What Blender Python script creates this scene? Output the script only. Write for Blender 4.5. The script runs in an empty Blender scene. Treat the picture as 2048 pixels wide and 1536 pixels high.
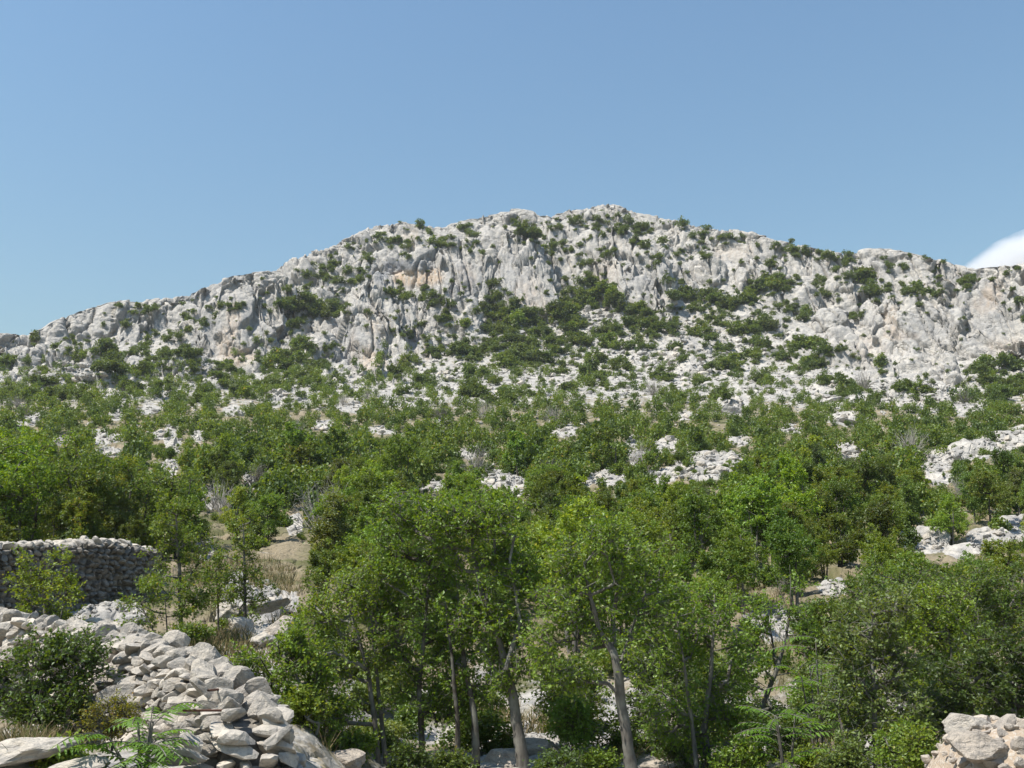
import bpy, math, random, os
import numpy as np
from concurrent.futures import ThreadPoolExecutor

rng = np.random.default_rng(7)
random.seed(7)
scene = bpy.context.scene
COL = scene.collection
F = 2050.0                      # focal length in pixels of the 2048 x 1536 photograph
PITCH = math.atan((1180.0 - 768.0) / F)
CP, SP = math.cos(PITCH), math.sin(PITCH)
EYE = 1.6

# ------------------------------------------------------------------ noise
def _hash(ix, iy, iz, seed):
    h = (ix.astype(np.uint32) * np.uint32(374761393) + iy.astype(np.uint32) * np.uint32(668265263)
         + iz.astype(np.uint32) * np.uint32(2246822519) + np.uint32(seed * 3266489917 & 0xffffffff))
    h ^= h >> np.uint32(13); h *= np.uint32(1274126177); h ^= h >> np.uint32(16)
    h *= np.uint32(2246822519); h ^= h >> np.uint32(15)
    return h

def _vnoise(p, seed):
    i = np.floor(p).astype(np.int64); f = p - i
    w = f * f * f * (f * (f * 6 - 15) + 10)
    r = np.zeros(len(p))
    for dx in (0, 1):
        wx = w[:, 0] if dx else 1 - w[:, 0]
        for dy in (0, 1):
            wy = wx * (w[:, 1] if dy else 1 - w[:, 1])
            for dz in (0, 1):
                h = _hash(i[:, 0] + dx, i[:, 1] + dy, i[:, 2] + dz, seed)
                gx = ((h & np.uint32(1023)).astype(np.float64) / 511.5 - 1) * (f[:, 0] - dx)
                gy = (((h >> np.uint32(10)) & np.uint32(1023)).astype(np.float64) / 511.5 - 1) * (f[:, 1] - dy)
                gz = (((h >> np.uint32(20)) & np.uint32(1023)).astype(np.float64) / 511.5 - 1) * (f[:, 2] - dz)
                r += wy * (w[:, 2] if dz else 1 - w[:, 2]) * (gx + gy + gz)
    return r

def _worley(p, seed):
    i = np.floor(p).astype(np.int64)
    f1 = np.full(len(p), 9.0); f2 = np.full(len(p), 9.0); cid = np.zeros(len(p), np.uint32); tl = np.zeros(len(p))
    for dx in (-1, 0, 1):
        for dy in (-1, 0, 1):
            for dz in (-1, 0, 1):
                a, b, c = i[:, 0] + dx, i[:, 1] + dy, i[:, 2] + dz
                h = _hash(a, b, c, seed)
                qx = a + (h & np.uint32(1023)).astype(np.float64) / 1023 - p[:, 0]
                qy = b + ((h >> np.uint32(10)) & np.uint32(1023)).astype(np.float64) / 1023 - p[:, 1]
                qz = c + ((h >> np.uint32(20)) & np.uint32(1023)).astype(np.float64) / 1023 - p[:, 2]
                d = qx * qx + qy * qy + qz * qz
                near = d < f1
                f2 = np.where(near, f1, np.minimum(f2, d))
                cid = np.where(near, h, cid)
                k = h * np.uint32(2654435761)
                tl = np.where(near, ((k >> np.uint32(3)) & np.uint32(255)) / 127.5 * -qx + qx + (((k >> np.uint32(11)) & np.uint32(255)) / 127.5 - 1) * -qy
                              + (((k >> np.uint32(19)) & np.uint32(255)) / 127.5 - 1) * -qz, tl)
                f1 = np.where(near, d, f1)
    return np.sqrt(f1), np.sqrt(f2), (cid >> np.uint32(7)).astype(np.float64) % 1000 / 1000.0, tl

def _par(fn, p, seed):
    n = max(1, len(p) // 60000)
    parts = np.array_split(np.ascontiguousarray(p), n)
    with ThreadPoolExecutor(4) as ex:
        return list(ex.map(lambda q: fn(q, seed), parts))
def perlin(p, seed=0): return np.concatenate(_par(_vnoise, p, seed)) if len(p) else np.zeros(0)
def worley(p, seed=0):
    if not len(p): return (np.zeros(0),) * 4
    r = _par(_worley, p, seed)
    return tuple(np.concatenate([a[k] for a in r]) for k in range(4))
def fbm(p, octaves, seed=0, gain=0.5):
    r = np.zeros(len(p)); a = 1.0
    for o in range(octaves):
        r += a * perlin(p * (2.03 ** o) + 17.3 * o, seed + o); a *= gain
    return r
def smooth(a, b, x):
    t = np.clip((x - a) / (b - a), 0, 1); return t * t * (3 - 2 * t)

# ------------------------------------------------------------------ pixels and the terrain they see
def tan_of(v):
    return np.tan(PITCH + np.arctan((768.0 - np.asarray(v, float)) / F))
DV = np.array([410, 500, 600, 700, 740, 780, 850, 950, 1050, 1150, 1250, 1350, 1450, 1536, 1640, 2000, 2400.])
DY = np.array([335, 309, 280, 249, 229, 190, 133, 82, 53, 37, 26.5, 19, 14, 10.5, 8.0, 4.6, 3.1])        # terrace of the walls
DY2 = np.array([335, 309, 280, 249, 229, 190, 133, 82, 53, 37.5, 28.5, 22.5, 18.4, 15.3, 11.8, 5.4, 3.3])   # hollow below the front trees
_vv = np.linspace(380, 2400, 2021)
def _table(dy):
    y_ = np.log(np.exp(np.interp(_vv, DV, np.log(dy))))
    for _ in range(3): y_ = np.convolve(np.pad(y_, 12, mode='edge'), np.ones(25) / 25, 'valid')
    return y_
_ya, _yb = _table(DY), _table(DY2)
def _wr(u): return smooth(560, 780, np.asarray(u, float))
def depth_of(v, u=1024.0):
    k = _wr(u); return np.exp(np.interp(v, _vv, _ya) * (1 - k) + np.interp(v, _vv, _yb) * k)
def V_OF_Y(y, u=1024.0):
    k = float(_wr(u)); t = _ya * (1 - k) + _yb * k
    return float(np.interp(-math.log(y), -t, _vv))
def point(u, v, y=None):
    """world point of the terrain (or of the given depth) seen at photograph pixel u, v"""
    u = np.asarray(u, float); v = np.asarray(v, float)
    t = tan_of(v)
    if y is None: y = depth_of(v, u)
    y = np.asarray(y, float)
    s = (u - 1024.0) / F * (CP + t * SP)
    return np.stack([s * y, y + 0 * s, EYE + t * y + 0 * s], -1)
def pixel(P):
    P = np.asarray(P, float)
    x, y, z = P[..., 0], P[..., 1], P[..., 2] - EYE
    d = y * CP + z * SP
    return 1024 + F * x / d, 768 - F * (z * CP - y * SP) / d

SKY = np.array([(-700, 775), (-400, 735), (-200, 712), (-60, 682), (0, 672), (60, 675), (85, 667), (100, 655), (125, 640), (160, 628), (200, 618), (240, 606), (300, 602), (345, 600),
 (390, 590), (420, 572), (450, 560), (500, 553), (540, 545), (580, 522), (620, 510), (650, 495), (700, 480), (715, 463), (760, 450), (800, 445), (830, 447),
 (870, 452), (900, 448), (930, 440), (970, 430), (1010, 420), (1040, 415), (1065, 419), (1080, 433), (1110, 428), (1150, 418), (1200, 412), (1225, 409),
 (1250, 412), (1270, 425), (1300, 431), (1340, 440), (1370, 450), (1400, 457), (1450, 460), (1500, 470), (1540, 483), (1600, 492), (1640, 505), (1695, 512),
 (1720, 500), (1780, 503), (1830, 515), (1890, 530), (1950, 543), (2000, 540), (2048, 532), (2150, 515), (2300, 520), (2500, 560), (2800, 600)], float)
def sky_v(u): return np.interp(u, SKY[:, 0], SKY[:, 1]) + 5
BASE = np.array([(-700, 840), (0, 765), (110, 765), (200, 795), (400, 765), (520, 730), (600, 710), (680, 748), (800, 745), (860, 690), (960, 690), (1000, 610), (1060, 640), (1110, 650), (1160, 600),
 (1250, 625), (1340, 605), (1500, 585), (1600, 690), (1700, 770), (1850, 810), (2048, 740), (2800, 800)], float)
def base_v(u): return np.interp(u, BASE[:, 0], BASE[:, 1])
# rock bodies: u, v, half width, half height, bulge factor, lean (px sideways per px upward)
BULGE = [(905,585,26,40,1,0),(955,590,22,44,1,0),(893,540,24,40,.9,0),(1020,600,22,46,1,-.15),(1230,575,26,50,1,-.25),(1300,530,26,46,1,-.25),(1150,560,20,44,.9,-.15),(1410,545,30,34,.8,-.2),(1440,505,30,40,.9,-.15),(1520,520,26,40,.9,-.1),(1545,545,24,30,.8,0),(1595,545,24,34,.9,0),(1640,560,24,36,.9,-.2),(1690,600,26,34,.8,-.2),(1800,600,40,30,.8,0),(1860,600,44,30,.8,0),(1940,620,50,44,.9,0),(1850,660,60,50,.8,0),(1950,680,60,44,.8,0),(2020,690,50,40,.8,0),(470,610,30,44,.9,0),(540,620,26,46,.9,-.1),(360,640,24,40,.8,.15),(290,650,24,42,.8,.2),(180,665,30,36,.8,.1),(110,675,30,30,.8,0),(700,545,34,34,.8,.1),(760,575,26,26,.8,0),(660,560,26,24,.8,0),(430,668,28,52,1.1,0),(494,660,44,60,1.2,0),(412,605,32,40,1,0),(513,583,56,40,1,0),(563,630,36,46,1,-.3),(380,677,26,28,1,0),
 (527,700,20,28,1,.3),(325,655,30,52,.9,.25),(258,680,28,48,.9,.25),(140,655,52,40,.9,0),(215,635,30,32,.9,0),(130,725,32,34,.9,0),(75,728,32,30,.8,0),(198,725,23,34,.9,0),
 (208,775,36,22,.7,0),(342,733,36,18,.6,0),(412,728,30,16,.7,0),(492,742,22,22,.8,0),(428,780,16,20,.8,0),(570,800,42,18,.7,0),(30,690,40,22,.7,0),(30,740,30,30,.7,0),
 (738,608,24,54,1.5,.12),(708,690,22,56,1.3,.05),(750,694,28,54,1.4,-.05),(788,690,24,52,1.2,-.2),(797,633,30,30,1.1,0),(770,612,14,22,1.0,0),
 (828,602,20,16,1.1,0),(836,633,23,36,1,0),(875,626,26,32,1,0),(925,632,34,38,1.1,0),(853,705,12,28,1.2,0),(882,684,30,20,.8,0),(948,672,15,22,1,0),(966,680,14,12,1,0),(1037,661,17,12,1.2,0),
 (852,510,36,32,1.5,0),(780,525,40,26,.8,.2),(742,548,30,22,.8,0),(930,548,48,66,1,0),(985,515,24,44,.9,0),(1012,492,48,30,1,0),
 (1000,560,20,50,.9,-.1),(1036,545,28,80,1.1,-.12),(1062,560,22,66,1,-.2),(1092,590,22,64,1,-.35),(1128,535,34,44,.9,-.15),(1195,510,32,38,.9,-.1),(1205,550,28,30,.8,0),
 (1250,522,38,66,1,-.2),(1282,552,36,62,1,-.25),(1312,571,28,42,.9,-.3),(1043,430,34,15,.9,0),(990,447,38,16,.8,0),(1215,428,38,16,.9,0),(1152,434,28,14,.8,0),
 (820,462,42,14,.9,0),(735,480,44,22,.8,0),(678,592,26,26,.9,0),(1318,450,50,16,.8,-.3),(1461,490,62,32,.9,0),(1495,549,38,24,.8,0),(1368,470,32,28,.8,0),(1400,510,26,34,.8,-.2),
 (1567,522,28,34,.9,0),(1621,527,28,36,.9,0),(1660,530,20,34,.9,0),(1760,525,54,34,1,0),(1845,540,54,34,.9,0),(1902,562,32,30,.8,0),(1717,577,24,30,.9,-.3),
 (1659,647,32,24,1.3,0),(1680,672,22,14,1,0),(1587,605,48,28,.7,0),(1676,601,28,18,.8,0),(1779,632,20,36,1.3,0),(1745,640,22,34,1,0),(1796,670,52,18,1.4,0),(1900,655,118,66,.55,0),
 (1986,600,62,56,1,0),(2040,650,60,80,.6,0),(1826,738,64,30,.7,0),(1690,725,44,36,.9,0),(1895,770,54,26,.5,0),(1380,748,44,32,.8,0),(1389,700,32,20,.7,0),(1461,813,26,16,1.2,0),(1693,838,38,11,1.1,0),
 (1587,672,18,14,1,0),(1655,782,34,16,.8,0),(1789,805,30,14,.8,0),(1110,462,30,14,.7,0),(650,520,30,20,.8,0),(620,545,26,18,.7,0),(700,510,34,20,.7,0),(655,650,26,18,.8,0),(640,690,30,20,.7,0),
 (1540,640,30,18,.7,0),(1480,625,30,14,.7,0),(1640,585,30,20,.7,0),(1130,595,16,20,.7,0),(1600,570,24,14,.7,0),(1350,560,16,24,.7,0),(2120,600,80,90,.8,0),(2250,640,90,90,.8,0),(-60,720,60,40,.8,0),(-160,745,60,40,.8,0),
 (1875,926,44,17,.8,.0),(1940,907,60,19,.9,.3),(2010,888,60,19,.9,.3),(2080,870,60,19,.9,.3),(1850,1086,46,22,.8,0),(1925,1106,36,14,.8,.3),(1975,1084,44,18,.9,.3),(2035,1060,50,19,.9,.3),(1665,1182,24,16,.8,0),(1420,920,60,14,.8,0),(1345,890,34,12,.8,0),(1400,945,60,12,.8,0),(230,1245,60,30,.6,0),(520,1230,46,40,.8,0),(470,1190,30,30,.8,0)]
DENT = [(815,548,60,20,1.2),(762,702,18,14,.5),(1755,702,22,12,.9),(1440,531,30,8,.8),(1690,668,40,8,.6),(1000,600,10,30,.6),(965,560,9,50,.8),(1172,560,14,60,.9),(590,650,18,70,1.0),(640,575,34,40,.7),(1340,520,12,60,.8),(1120,560,8,50,.6),(1735,570,14,40,.8),(1940,565,10,30,.8)]
# ochre stains of the rock, then grey patches: u, v, half width, half height, strength
OCHRE = [(835,556,52,18,1.0),(870,552,18,16,1.0),(800,556,18,14,.9),(930,555,22,30,.45),(455,690,22,40,.6),(482,715,36,20,.7),(468,640,16,36,.45),(745,715,26,30,.6),(708,700,10,40,.35),(1055,600,30,50,.35),(1080,620,24,30,.35),(1210,545,30,30,.25),
 (1984,590,22,34,.6),(1965,610,24,22,.5),(1786,640,9,30,.6),(1772,640,5,30,.5),(1800,672,40,9,.4),(2010,690,40,20,.3),(1461,505,40,16,.25),(745,640,18,40,.3),(853,705,9,18,.5),(1740,700,40,30,.2),(820,470,20,10,.3)]
GREYS = [(930,560,40,40,.6),(760,548,26,20,.7),(815,530,60,10,.9),(762,700,16,16,.9),(1030,560,40,70,.35),(1960,600,60,50,.4),(1900,660,110,50,.35),(700,680,30,50,.35),(500,660,30,50,.4),(430,668,20,40,.35),(1290,560,50,50,.35),(1105,640,12,60,.3)]  # grey rock; some patches paint shade under overhang, at pillar foot, on dome
# bare rock showing through the scrub: u, v, half width, half height
PATCH = [(1050,760,95,26),(880,765,75,22),(1340,752,85,34),(1290,712,55,18),(830,792,55,18),(1220,775,45,18),(570,795,44,18),(470,822,20,10),(1440,740,50,34),(1560,772,70,22),(1650,790,70,22),(1850,790,75,28),(1930,815,34,16),(1200,632,42,12),
 (60,835,30,13),(232,830,13,9),(205,876,38,13),(220,902,26,9),(345,880,16,27),(320,870,11,10),(395,870,12,20),(340,935,14,13),(500,955,12,16),(420,996,28,10),(1000,955,64,17),(860,968,40,9),(1130,860,24,12),(1461,812,30,18),(1693,838,42,13),
 (1370,830,22,8),(1420,920,66,17),(1340,890,32,13),(1215,957,64,17),(1480,880,20,12),(1700,896,26,16),(1870,926,40,15),(1935,907,46,16),(2000,889,44,17),(2050,876,36,16),(1880,955,26,14),(1850,1085,40,20),(1920,1106,24,12),(1968,1086,34,15),(2030,1062,38,16),(1400,946,64,13),(645,850,22,10),(590,1050,14,20),(940,905,20,10),(1270,900,18,30),
 (200,740,60,20),(90,740,60,26),(430,745,70,18),(1330,950,40,10),(1665,1180,26,18),(680,770,40,14),(1500,690,40,14),(1360,700,40,18),(1550,700,40,12),(1720,770,60,18),(410,1100,14,22),(210,1245,70,40),(520,1230,70,60),(480,1330,60,30),(1060,1490,110,40),(1540,1240,50,30),(1700,1440,20,60),(1180,640,12,40),
 (1210,690,40,14),(1000,790,60,14),(760,860,30,8),(1620,745,40,14),(1500,770,40,12),(1040,985,30,8),(150,760,60,12),(1580,860,20,8),(700,815,26,8),(300,820,16,8),(120,880,16,10)]

# ------------------------------------------------------------------ meshes
def new_mesh(name, V, quads=None, tris=None, smooth_=False):
    me = bpy.data.meshes.new(name)
    V = np.asarray(V, np.float32)
    q = np.zeros((0, 4), np.int32) if quads is None or not len(quads) else np.asarray(quads, np.int32)
    t = np.zeros((0, 3), np.int32) if tris is None or not len(tris) else np.asarray(tris, np.int32)
    me.vertices.add(len(V)); me.vertices.foreach_set('co', V.ravel())
    me.loops.add(q.size + t.size); me.loops.foreach_set('vertex_index', np.concatenate([q.ravel(), t.ravel()]))
    me.polygons.add(len(q) + len(t))
    st = np.concatenate([np.arange(len(q)) * 4, q.size + np.arange(len(t)) * 3]).astype(np.int32)
    me.polygons.foreach_set('loop_start', st)
    me.polygons.foreach_set('use_smooth', np.full(len(st), smooth_, bool))
    me.update(calc_edges=True)
    return me
def link(name, me, mat=None, parent=None, loc=None, rz=0.0, sc=None):
    o = bpy.data.objects.new(name, me)
    if mat and not me.materials: me.materials.append(mat)
    COL.objects.link(o)
    if parent: o.parent = parent
    if loc is not None: o.location = loc
    if rz: o.rotation_euler = (0, 0, rz)
    if sc is not None: o.scale = sc if hasattr(sc, '__len__') else (sc,) * 3
    return o
def tag(o, label=None, cat=None, group=None, kind=None):
    if label: o['label'] = label
    if cat: o['category'] = cat
    if group: o['group'] = group
    if kind: o['kind'] = kind
    return o
def empty(name, loc=(0, 0, 0), rz=0.0, sc=None):
    o = bpy.data.objects.new(name, None); COL.objects.link(o)
    o.location = loc; o.rotation_euler = (0, 0, rz); o.empty_display_size = 0.2
    if sc is not None: o.scale = sc if hasattr(sc, '__len__') else (sc,) * 3
    return o
def copy_tree(o, parent=None):
    c = o.copy(); COL.objects.link(c); c.parent = parent
    for ch in list(o.children): copy_tree(ch, c)
    return c

# ------------------------------------------------------------------ materials
class NT:
    def __init__(self, name):
        self.m = bpy.data.materials.new(name); self.m.use_nodes = True
        self.t = self.m.node_tree; self.t.nodes.clear()
    def n(self, kind, **kw):
        nd = self.t.nodes.new(kind)
        for k, v in kw.items():
            if k.startswith('_'): setattr(nd, k[1:], v)
            else:
                key = int(k[1:]) if k[0] == 'i' and k[1:].isdigit() else k.replace('__', ' ')
                s = nd.inputs[key]
                if isinstance(v, bpy.types.NodeSocket): self.t.links.new(v, s)
                else: s.default_value = v
        return nd
    def ramp(self, fac, stops, interp='LINEAR'):
        nd = self.t.nodes.new('ShaderNodeValToRGB'); nd.color_ramp.interpolation = interp
        e = nd.color_ramp.elements
        while len(e) < len(stops): e.new(0.5)
        for el, (p, c) in zip(e, stops):
            el.position = p; el.color = (c, c, c, 1) if not hasattr(c, '__len__') else (*c, 1)
        self.t.links.new(fac, nd.inputs[0]); return nd.outputs[0]
    def mix(self, fac, a, b, mode='MIX'):
        nd = self.t.nodes.new('ShaderNodeMix'); nd.data_type = 'RGBA'; nd.blend_type = mode
        for s, v in ((nd.inputs[0], fac), (nd.inputs[6], a), (nd.inputs[7], b)):
            if isinstance(v, bpy.types.NodeSocket): self.t.links.new(v, s)
            else: s.default_value = v if not hasattr(v, '__len__') or len(v) == 4 else (*v, 1)
        return nd.outputs[2]
    def math(self, op, a, b=0.0):
        nd = self.t.nodes.new('ShaderNodeMath'); nd.operation = op
        for s, v in ((nd.inputs[0], a), (nd.inputs[1], b)):
            if isinstance(v, bpy.types.NodeSocket): self.t.links.new(v, s)
            else: s.default_value = v
        return nd.outputs[0]
    def noise(self, vec, scale, detail=4, rough=0.55, **kw):
        return self.n('ShaderNodeTexNoise', Vector=vec, Scale=scale, Detail=detail, Roughness=rough, **kw).outputs[0]
    def out(self, shader):
        self.n('ShaderNodeOutputMaterial', Surface=shader); return self.m

def rock_material(name, scale=1.0, tint=(1, 1, 1), soil=True, rnd=False):
    """weathered limestone: pale warm grey, solution streaks, lichen, cracks; soil and dry grass where the soil attribute says so"""
    T = NT(name)
    pos = T.n('ShaderNodeNewGeometry').outputs['Position'] if not rnd else T.n('ShaderNodeTexCoord').outputs['Object']
    if rnd:
        oi = T.n('ShaderNodeObjectInfo')
        pos = T.n('ShaderNodeVectorMath', _operation='ADD', i0=pos, i1=T.n('ShaderNodeVectorMath', _operation='SCALE', i0=oi.outputs['Location'], Scale=3.7).outputs[0]).outputs[0]
    c = lambda r, g, b: (r * tint[0], g * tint[1], b * tint[2])
    big = T.noise(pos, 0.12 * scale, 5, 0.6)
    mid = T.noise(pos, 0.9 * scale, 6, 0.65)
    fine = T.noise(pos, 5.0 * scale, 5, 0.7)
    base = T.mix(T.ramp(big, [(.35, 0.0), (.65, 1.0)]), c(.405, .380, .342), c(.515, .478, .422))
    base = T.mix(T.ramp(mid, [(.38, .75), (.56, 0.0)]), base, c(.25, .243, .235))
    st = T.n('ShaderNodeMapping', Vector=pos, Scale=(0.9 * scale, 0.9 * scale, 0.09 * scale)).outputs[0]
    streak = T.noise(st, 1.0, 5, 0.65)
    steep = T.ramp(T.n('ShaderNodeSeparateXYZ', Vector=T.n('ShaderNodeNewGeometry').outputs['Normal']).outputs[2], [(.35, 1.0), (.75, 0.0)])
    base = T.mix(T.math('MULTIPLY', T.ramp(streak, [(.46, 0.0), (.66, .7)]), steep), base, c(.25, .248, .246))
    base = T.mix(T.ramp(fine, [(.32, .55), (.5, 0.0)]), base, c(.14, .137, .13))
    if soil:
        a = T.n('ShaderNodeAttribute', _attribute_name='stain_shade')
        oc, gr, so = T.n('ShaderNodeSeparateColor', Color=a.outputs['Color']).outputs[0:3]
        f = T.math('MULTIPLY', oc, T.ramp(streak, [(.38, .15), (.6, 1.0)]))
        base = T.mix(f, base, (.50, .345, .21))
        base = T.mix(T.math('MULTIPLY', gr, T.ramp(T.noise(st, 0.6, 4), [(.35, .3), (.6, 1.0)])), base, (.22, .225, .235))
        sn = T.noise(pos, 0.8, 6, 0.7)
        sf = T.ramp(T.math('ADD', so, T.math('MULTIPLY', T.math('SUBTRACT', sn, 0.5), 1.6)), [(.45, 0.0), (.62, 1.0)])
        earth = T.mix(T.noise(pos, 2.6, 4, .7), (.15, .12, .07), (.34, .285, .20))
        earth = T.mix(T.ramp(T.noise(pos, .35, 4, .6), [(.45, 0.0), (.6, .8)]), earth, (.085, .095, .032))
        base = T.mix(sf, base, earth)
    bs = T.noise(pos, 1.7 * scale, 8, 0.7)
    vor = T.n('ShaderNodeTexVoronoi', _feature='DISTANCE_TO_EDGE', Vector=T.mix(.25, pos, T.n('ShaderNodeTexNoise', Vector=pos, Scale=1.2 * scale).outputs[1], 'ADD'), Scale=0.75 * scale).outputs[0]
    h = T.math('ADD', T.math('MULTIPLY', bs, 0.8), T.ramp(vor, [(0.0, 0.0), (.07, .10 if rnd else .35)]))
    bump = T.n('ShaderNodeBump', Strength=.75, Distance=0.35 / scale, Height=h).outputs[0]
    p = T.n('ShaderNodeBsdfPrincipled', Base__Color=base, Roughness=.9, Normal=bump)
    p.inputs['Specular IOR Level'].default_value = .15
    return T.out(p.outputs[0])

def leaf_material(name, a, b, dry=None, trans=.48, gloss=.22):
    """foliage: leaf to leaf variation per island, plant to plant variation from the object colour"""
    T = NT(name)
    g = T.n('ShaderNodeNewGeometry'); oi = T.n('ShaderNodeObjectInfo')
    base = T.mix(g.outputs['Random Per Island'], a, b)
    if dry: base = T.mix(T.ramp(g.outputs['Random Per Island'], [(.93, 0.0), (.96, .85)], 'CONSTANT'), base, dry)
    base = T.mix(1.0, base, oi.outputs['Color'], 'MULTIPLY')
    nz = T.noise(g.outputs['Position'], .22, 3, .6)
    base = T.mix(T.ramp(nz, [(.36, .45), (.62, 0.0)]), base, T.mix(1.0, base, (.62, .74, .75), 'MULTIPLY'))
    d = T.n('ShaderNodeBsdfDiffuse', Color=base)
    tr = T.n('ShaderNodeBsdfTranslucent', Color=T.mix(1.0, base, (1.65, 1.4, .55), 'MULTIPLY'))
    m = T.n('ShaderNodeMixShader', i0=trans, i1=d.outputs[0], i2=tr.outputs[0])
    gl = T.n('ShaderNodeBsdfGlossy', Color=(.85, .92, .85, 1), Roughness=.5)
    m2 = T.n('ShaderNodeMixShader', i0=gloss * .16, i1=m.outputs[0], i2=gl.outputs[0])
    return T.out(m2.outputs[0])

def bark_material(name, dark, light, scale=1.0):
    T = NT(name)
    co = T.n('ShaderNodeTexCoord').outputs['Object']
    st = T.n('ShaderNodeMapping', Vector=co, Scale=(14 * scale, 14 * scale, 2.2 * scale)).outputs[0]
    n1 = T.noise(st, 1.0, 6, .65); n2 = T.noise(co, 2.3 * scale, 4, .6)
    base = T.mix(T.ramp(n1, [(.3, 0.0), (.68, 1.0)]), dark, light)
    base = T.mix(T.ramp(n2, [(.45, 0.0), (.62, .6)]), base, (.26, .26, .22))
    bump = T.n('ShaderNodeBump', Strength=.7, Distance=.02, Height=n1).outputs[0]
    p = T.n('ShaderNodeBsdfPrincipled', Base__Color=base, Roughness=.9, Normal=bump)
    p.inputs['Specular IOR Level'].default_value = .2
    return T.out(p.outputs[0])

M_ROCK = rock_material('limestone_slope')
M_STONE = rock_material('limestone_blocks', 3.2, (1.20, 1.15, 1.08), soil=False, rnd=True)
M_STONE_SHADE_GREY = rock_material('shade_grey_stone', 3.2, (.60, .58, .55), soil=False, rnd=True)  # tint darkened to deepen the field wall's shade; grey for core and boulders
M_STONE_TAN = rock_material('tan_stone', 3.0, (1.08, 1.0, .92), soil=False, rnd=True)
# ------------------------------------------------------------------ mountain and slope (one grid, fine where the photograph is fine)
US = np.arange(-340, 2392, 2.0)
NR = 860
q = np.linspace(0, 1, NR); w = 0.58 * q + 0.42 * q * q
EXTRA = 22                                       # rows that round the ridge off to the far side
UU, W = np.meshgrid(US, w)
SV = sky_v(US)[None, :]
VV = SV + (1640 - SV) * W
P0 = point(UU, VV)
tail_v = np.array([1700, 1780, 1880, 2000, 2150, 2400.])
U2, V2 = np.meshgrid(US, tail_v)
P0 = np.concatenate([P0, point(U2, V2)], 0); UU = np.concatenate([UU, U2], 0); VV = np.concatenate([VV, V2], 0)
back = []
dv = np.cumsum(np.linspace(.5, 7, EXTRA))
top = P0[0]
for k in range(EXTRA)[::-1]:
    b = top.copy(); d = dv[k]
    b[:, 1] += d; b[:, 0] *= (b[:, 1] / top[:, 1]); b[:, 2] -= -0.25 * d + 0.02 * d * d if d < 12 else (0.23 * 12 - 2.88 + 3.0) - 3.0 + 0.3 * (d - 12) - .12
    back.append(b)
P = np.concatenate([np.array(back), P0], 0)
UU = np.concatenate([np.repeat(UU[:1], EXTRA, 0), UU], 0)
VV = np.concatenate([np.repeat(VV[:1], EXTRA, 0), VV], 0)
NRW, NCL = UU.shape
# outward normal of the unworn surface
du = np.gradient(P, axis=1); dvv = np.gradient(P, axis=0)
N = np.cross(du, -dvv); N /= np.linalg.norm(N, axis=-1, keepdims=True) + 1e-9
N = np.where((N * (P - [0, 0, EYE])).sum(-1, keepdims=True) > 0, -N, N)
N[:EXTRA] = [0, 0, 1]
for ax, n_ in ((0, 7), (1, 7), (0, 7), (1, 7)):
    for c in range(3):
        N[..., c] = np.apply_along_axis(lambda q_: np.convolve(np.pad(q_, n_ // 2, mode='edge'), np.ones(n_) / n_, 'valid'), ax, N[..., c])
N /= np.linalg.norm(N, axis=-1, keepdims=True) + 1e-9
PX = P[..., 1] / F * 2.0                        # metres per grid step
cliff = 1 - smooth(-25, 35, VV - base_v(UU))
cliff = np.where(np.arange(NRW)[:, None] < EXTRA, 1.0, cliff)
near = smooth(34, 20, P[..., 1])
D = np.zeros(UU.shape)
# rock bodies
relief = np.zeros(UU.shape)
warpu = perlin(np.stack([UU / 26, VV / 26, 0 * UU], -1).reshape(-1, 3), 51).reshape(UU.shape) * 9
warpv = perlin(np.stack([UU / 26, VV / 26, 0 * UU + 7], -1).reshape(-1, 3), 52).reshape(UU.shape) * 9
hidx = np.arange(NRW)[:, None] >= EXTRA
def local(cu, cv, ru, rv, lean=0.0, warp=1.0):
    c0 = max(0, int((cu - ru * 1.6 - abs(lean) * rv * 1.5 - 14 - US[0]) / 2)); c1 = min(NCL, int((cu + ru * 1.6 + abs(lean) * rv * 1.5 + 14 - US[0]) / 2) + 1)
    if c1 <= c0: return None
    sl = (slice(None), slice(c0, c1))
    a = (UU[sl] + warp * warpu[sl] * min(1, ru / 30) - cu + lean * (VV[sl] - cv)) / ru
    b = (VV[sl] + warp * warpv[sl] * min(1, rv / 30) - cv) / rv
    return sl, a, b
bare = np.zeros(UU.shape)
for cu, cv, ru, rv in PATCH:
    L = local(cu, cv, ru * 1.25, rv * 1.25)
    if L is None: continue
    sl, a, b = L
    bare[sl] = np.maximum(bare[sl], smooth(1.15, .6, np.sqrt(a * a + b * b)))
barem = .15 + .85 * bare
flat = lambda A: A.reshape(-1, 3)
Pf = flat(P)
def put(mask, fn):
    idx = np.nonzero(mask.ravel() > .02)[0]
    r = np.zeros(mask.size); r[idx] = fn(Pf[idx], PX.ravel()[idx]) * mask.ravel()[idx]
    return r.reshape(mask.shape)
def facets(scale, seed, aniso=1.0, tilt=1.0, step=.5, crack=.35, cw=.12):
    """broken rock: every cell a tilted face, a step to its neighbours and a narrow crack between"""
    def f(p, px):
        p2 = p * np.array([1, .75, aniso]) / scale
        p2 = p2 + .30 * np.stack([perlin(p2 * 1.3, seed + 1), perlin(p2 * 1.3 + 9, seed + 2), perlin(p2 * 1.3 + 21, seed + 3)], -1) \
            + .10 * np.stack([perlin(p2 * 4.1, seed + 4), perlin(p2 * 4.1 + 9, seed + 5), perlin(p2 * 4.1 + 21, seed + 6)], -1)
        f1, f2, c, tl = worley(p2, seed)
        return scale * (.30 * tilt * tl + .22 * step * (c - .5) - .25 * crack * np.clip(1 - (f2 - f1) / cw, 0, 1))
    return f
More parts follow.
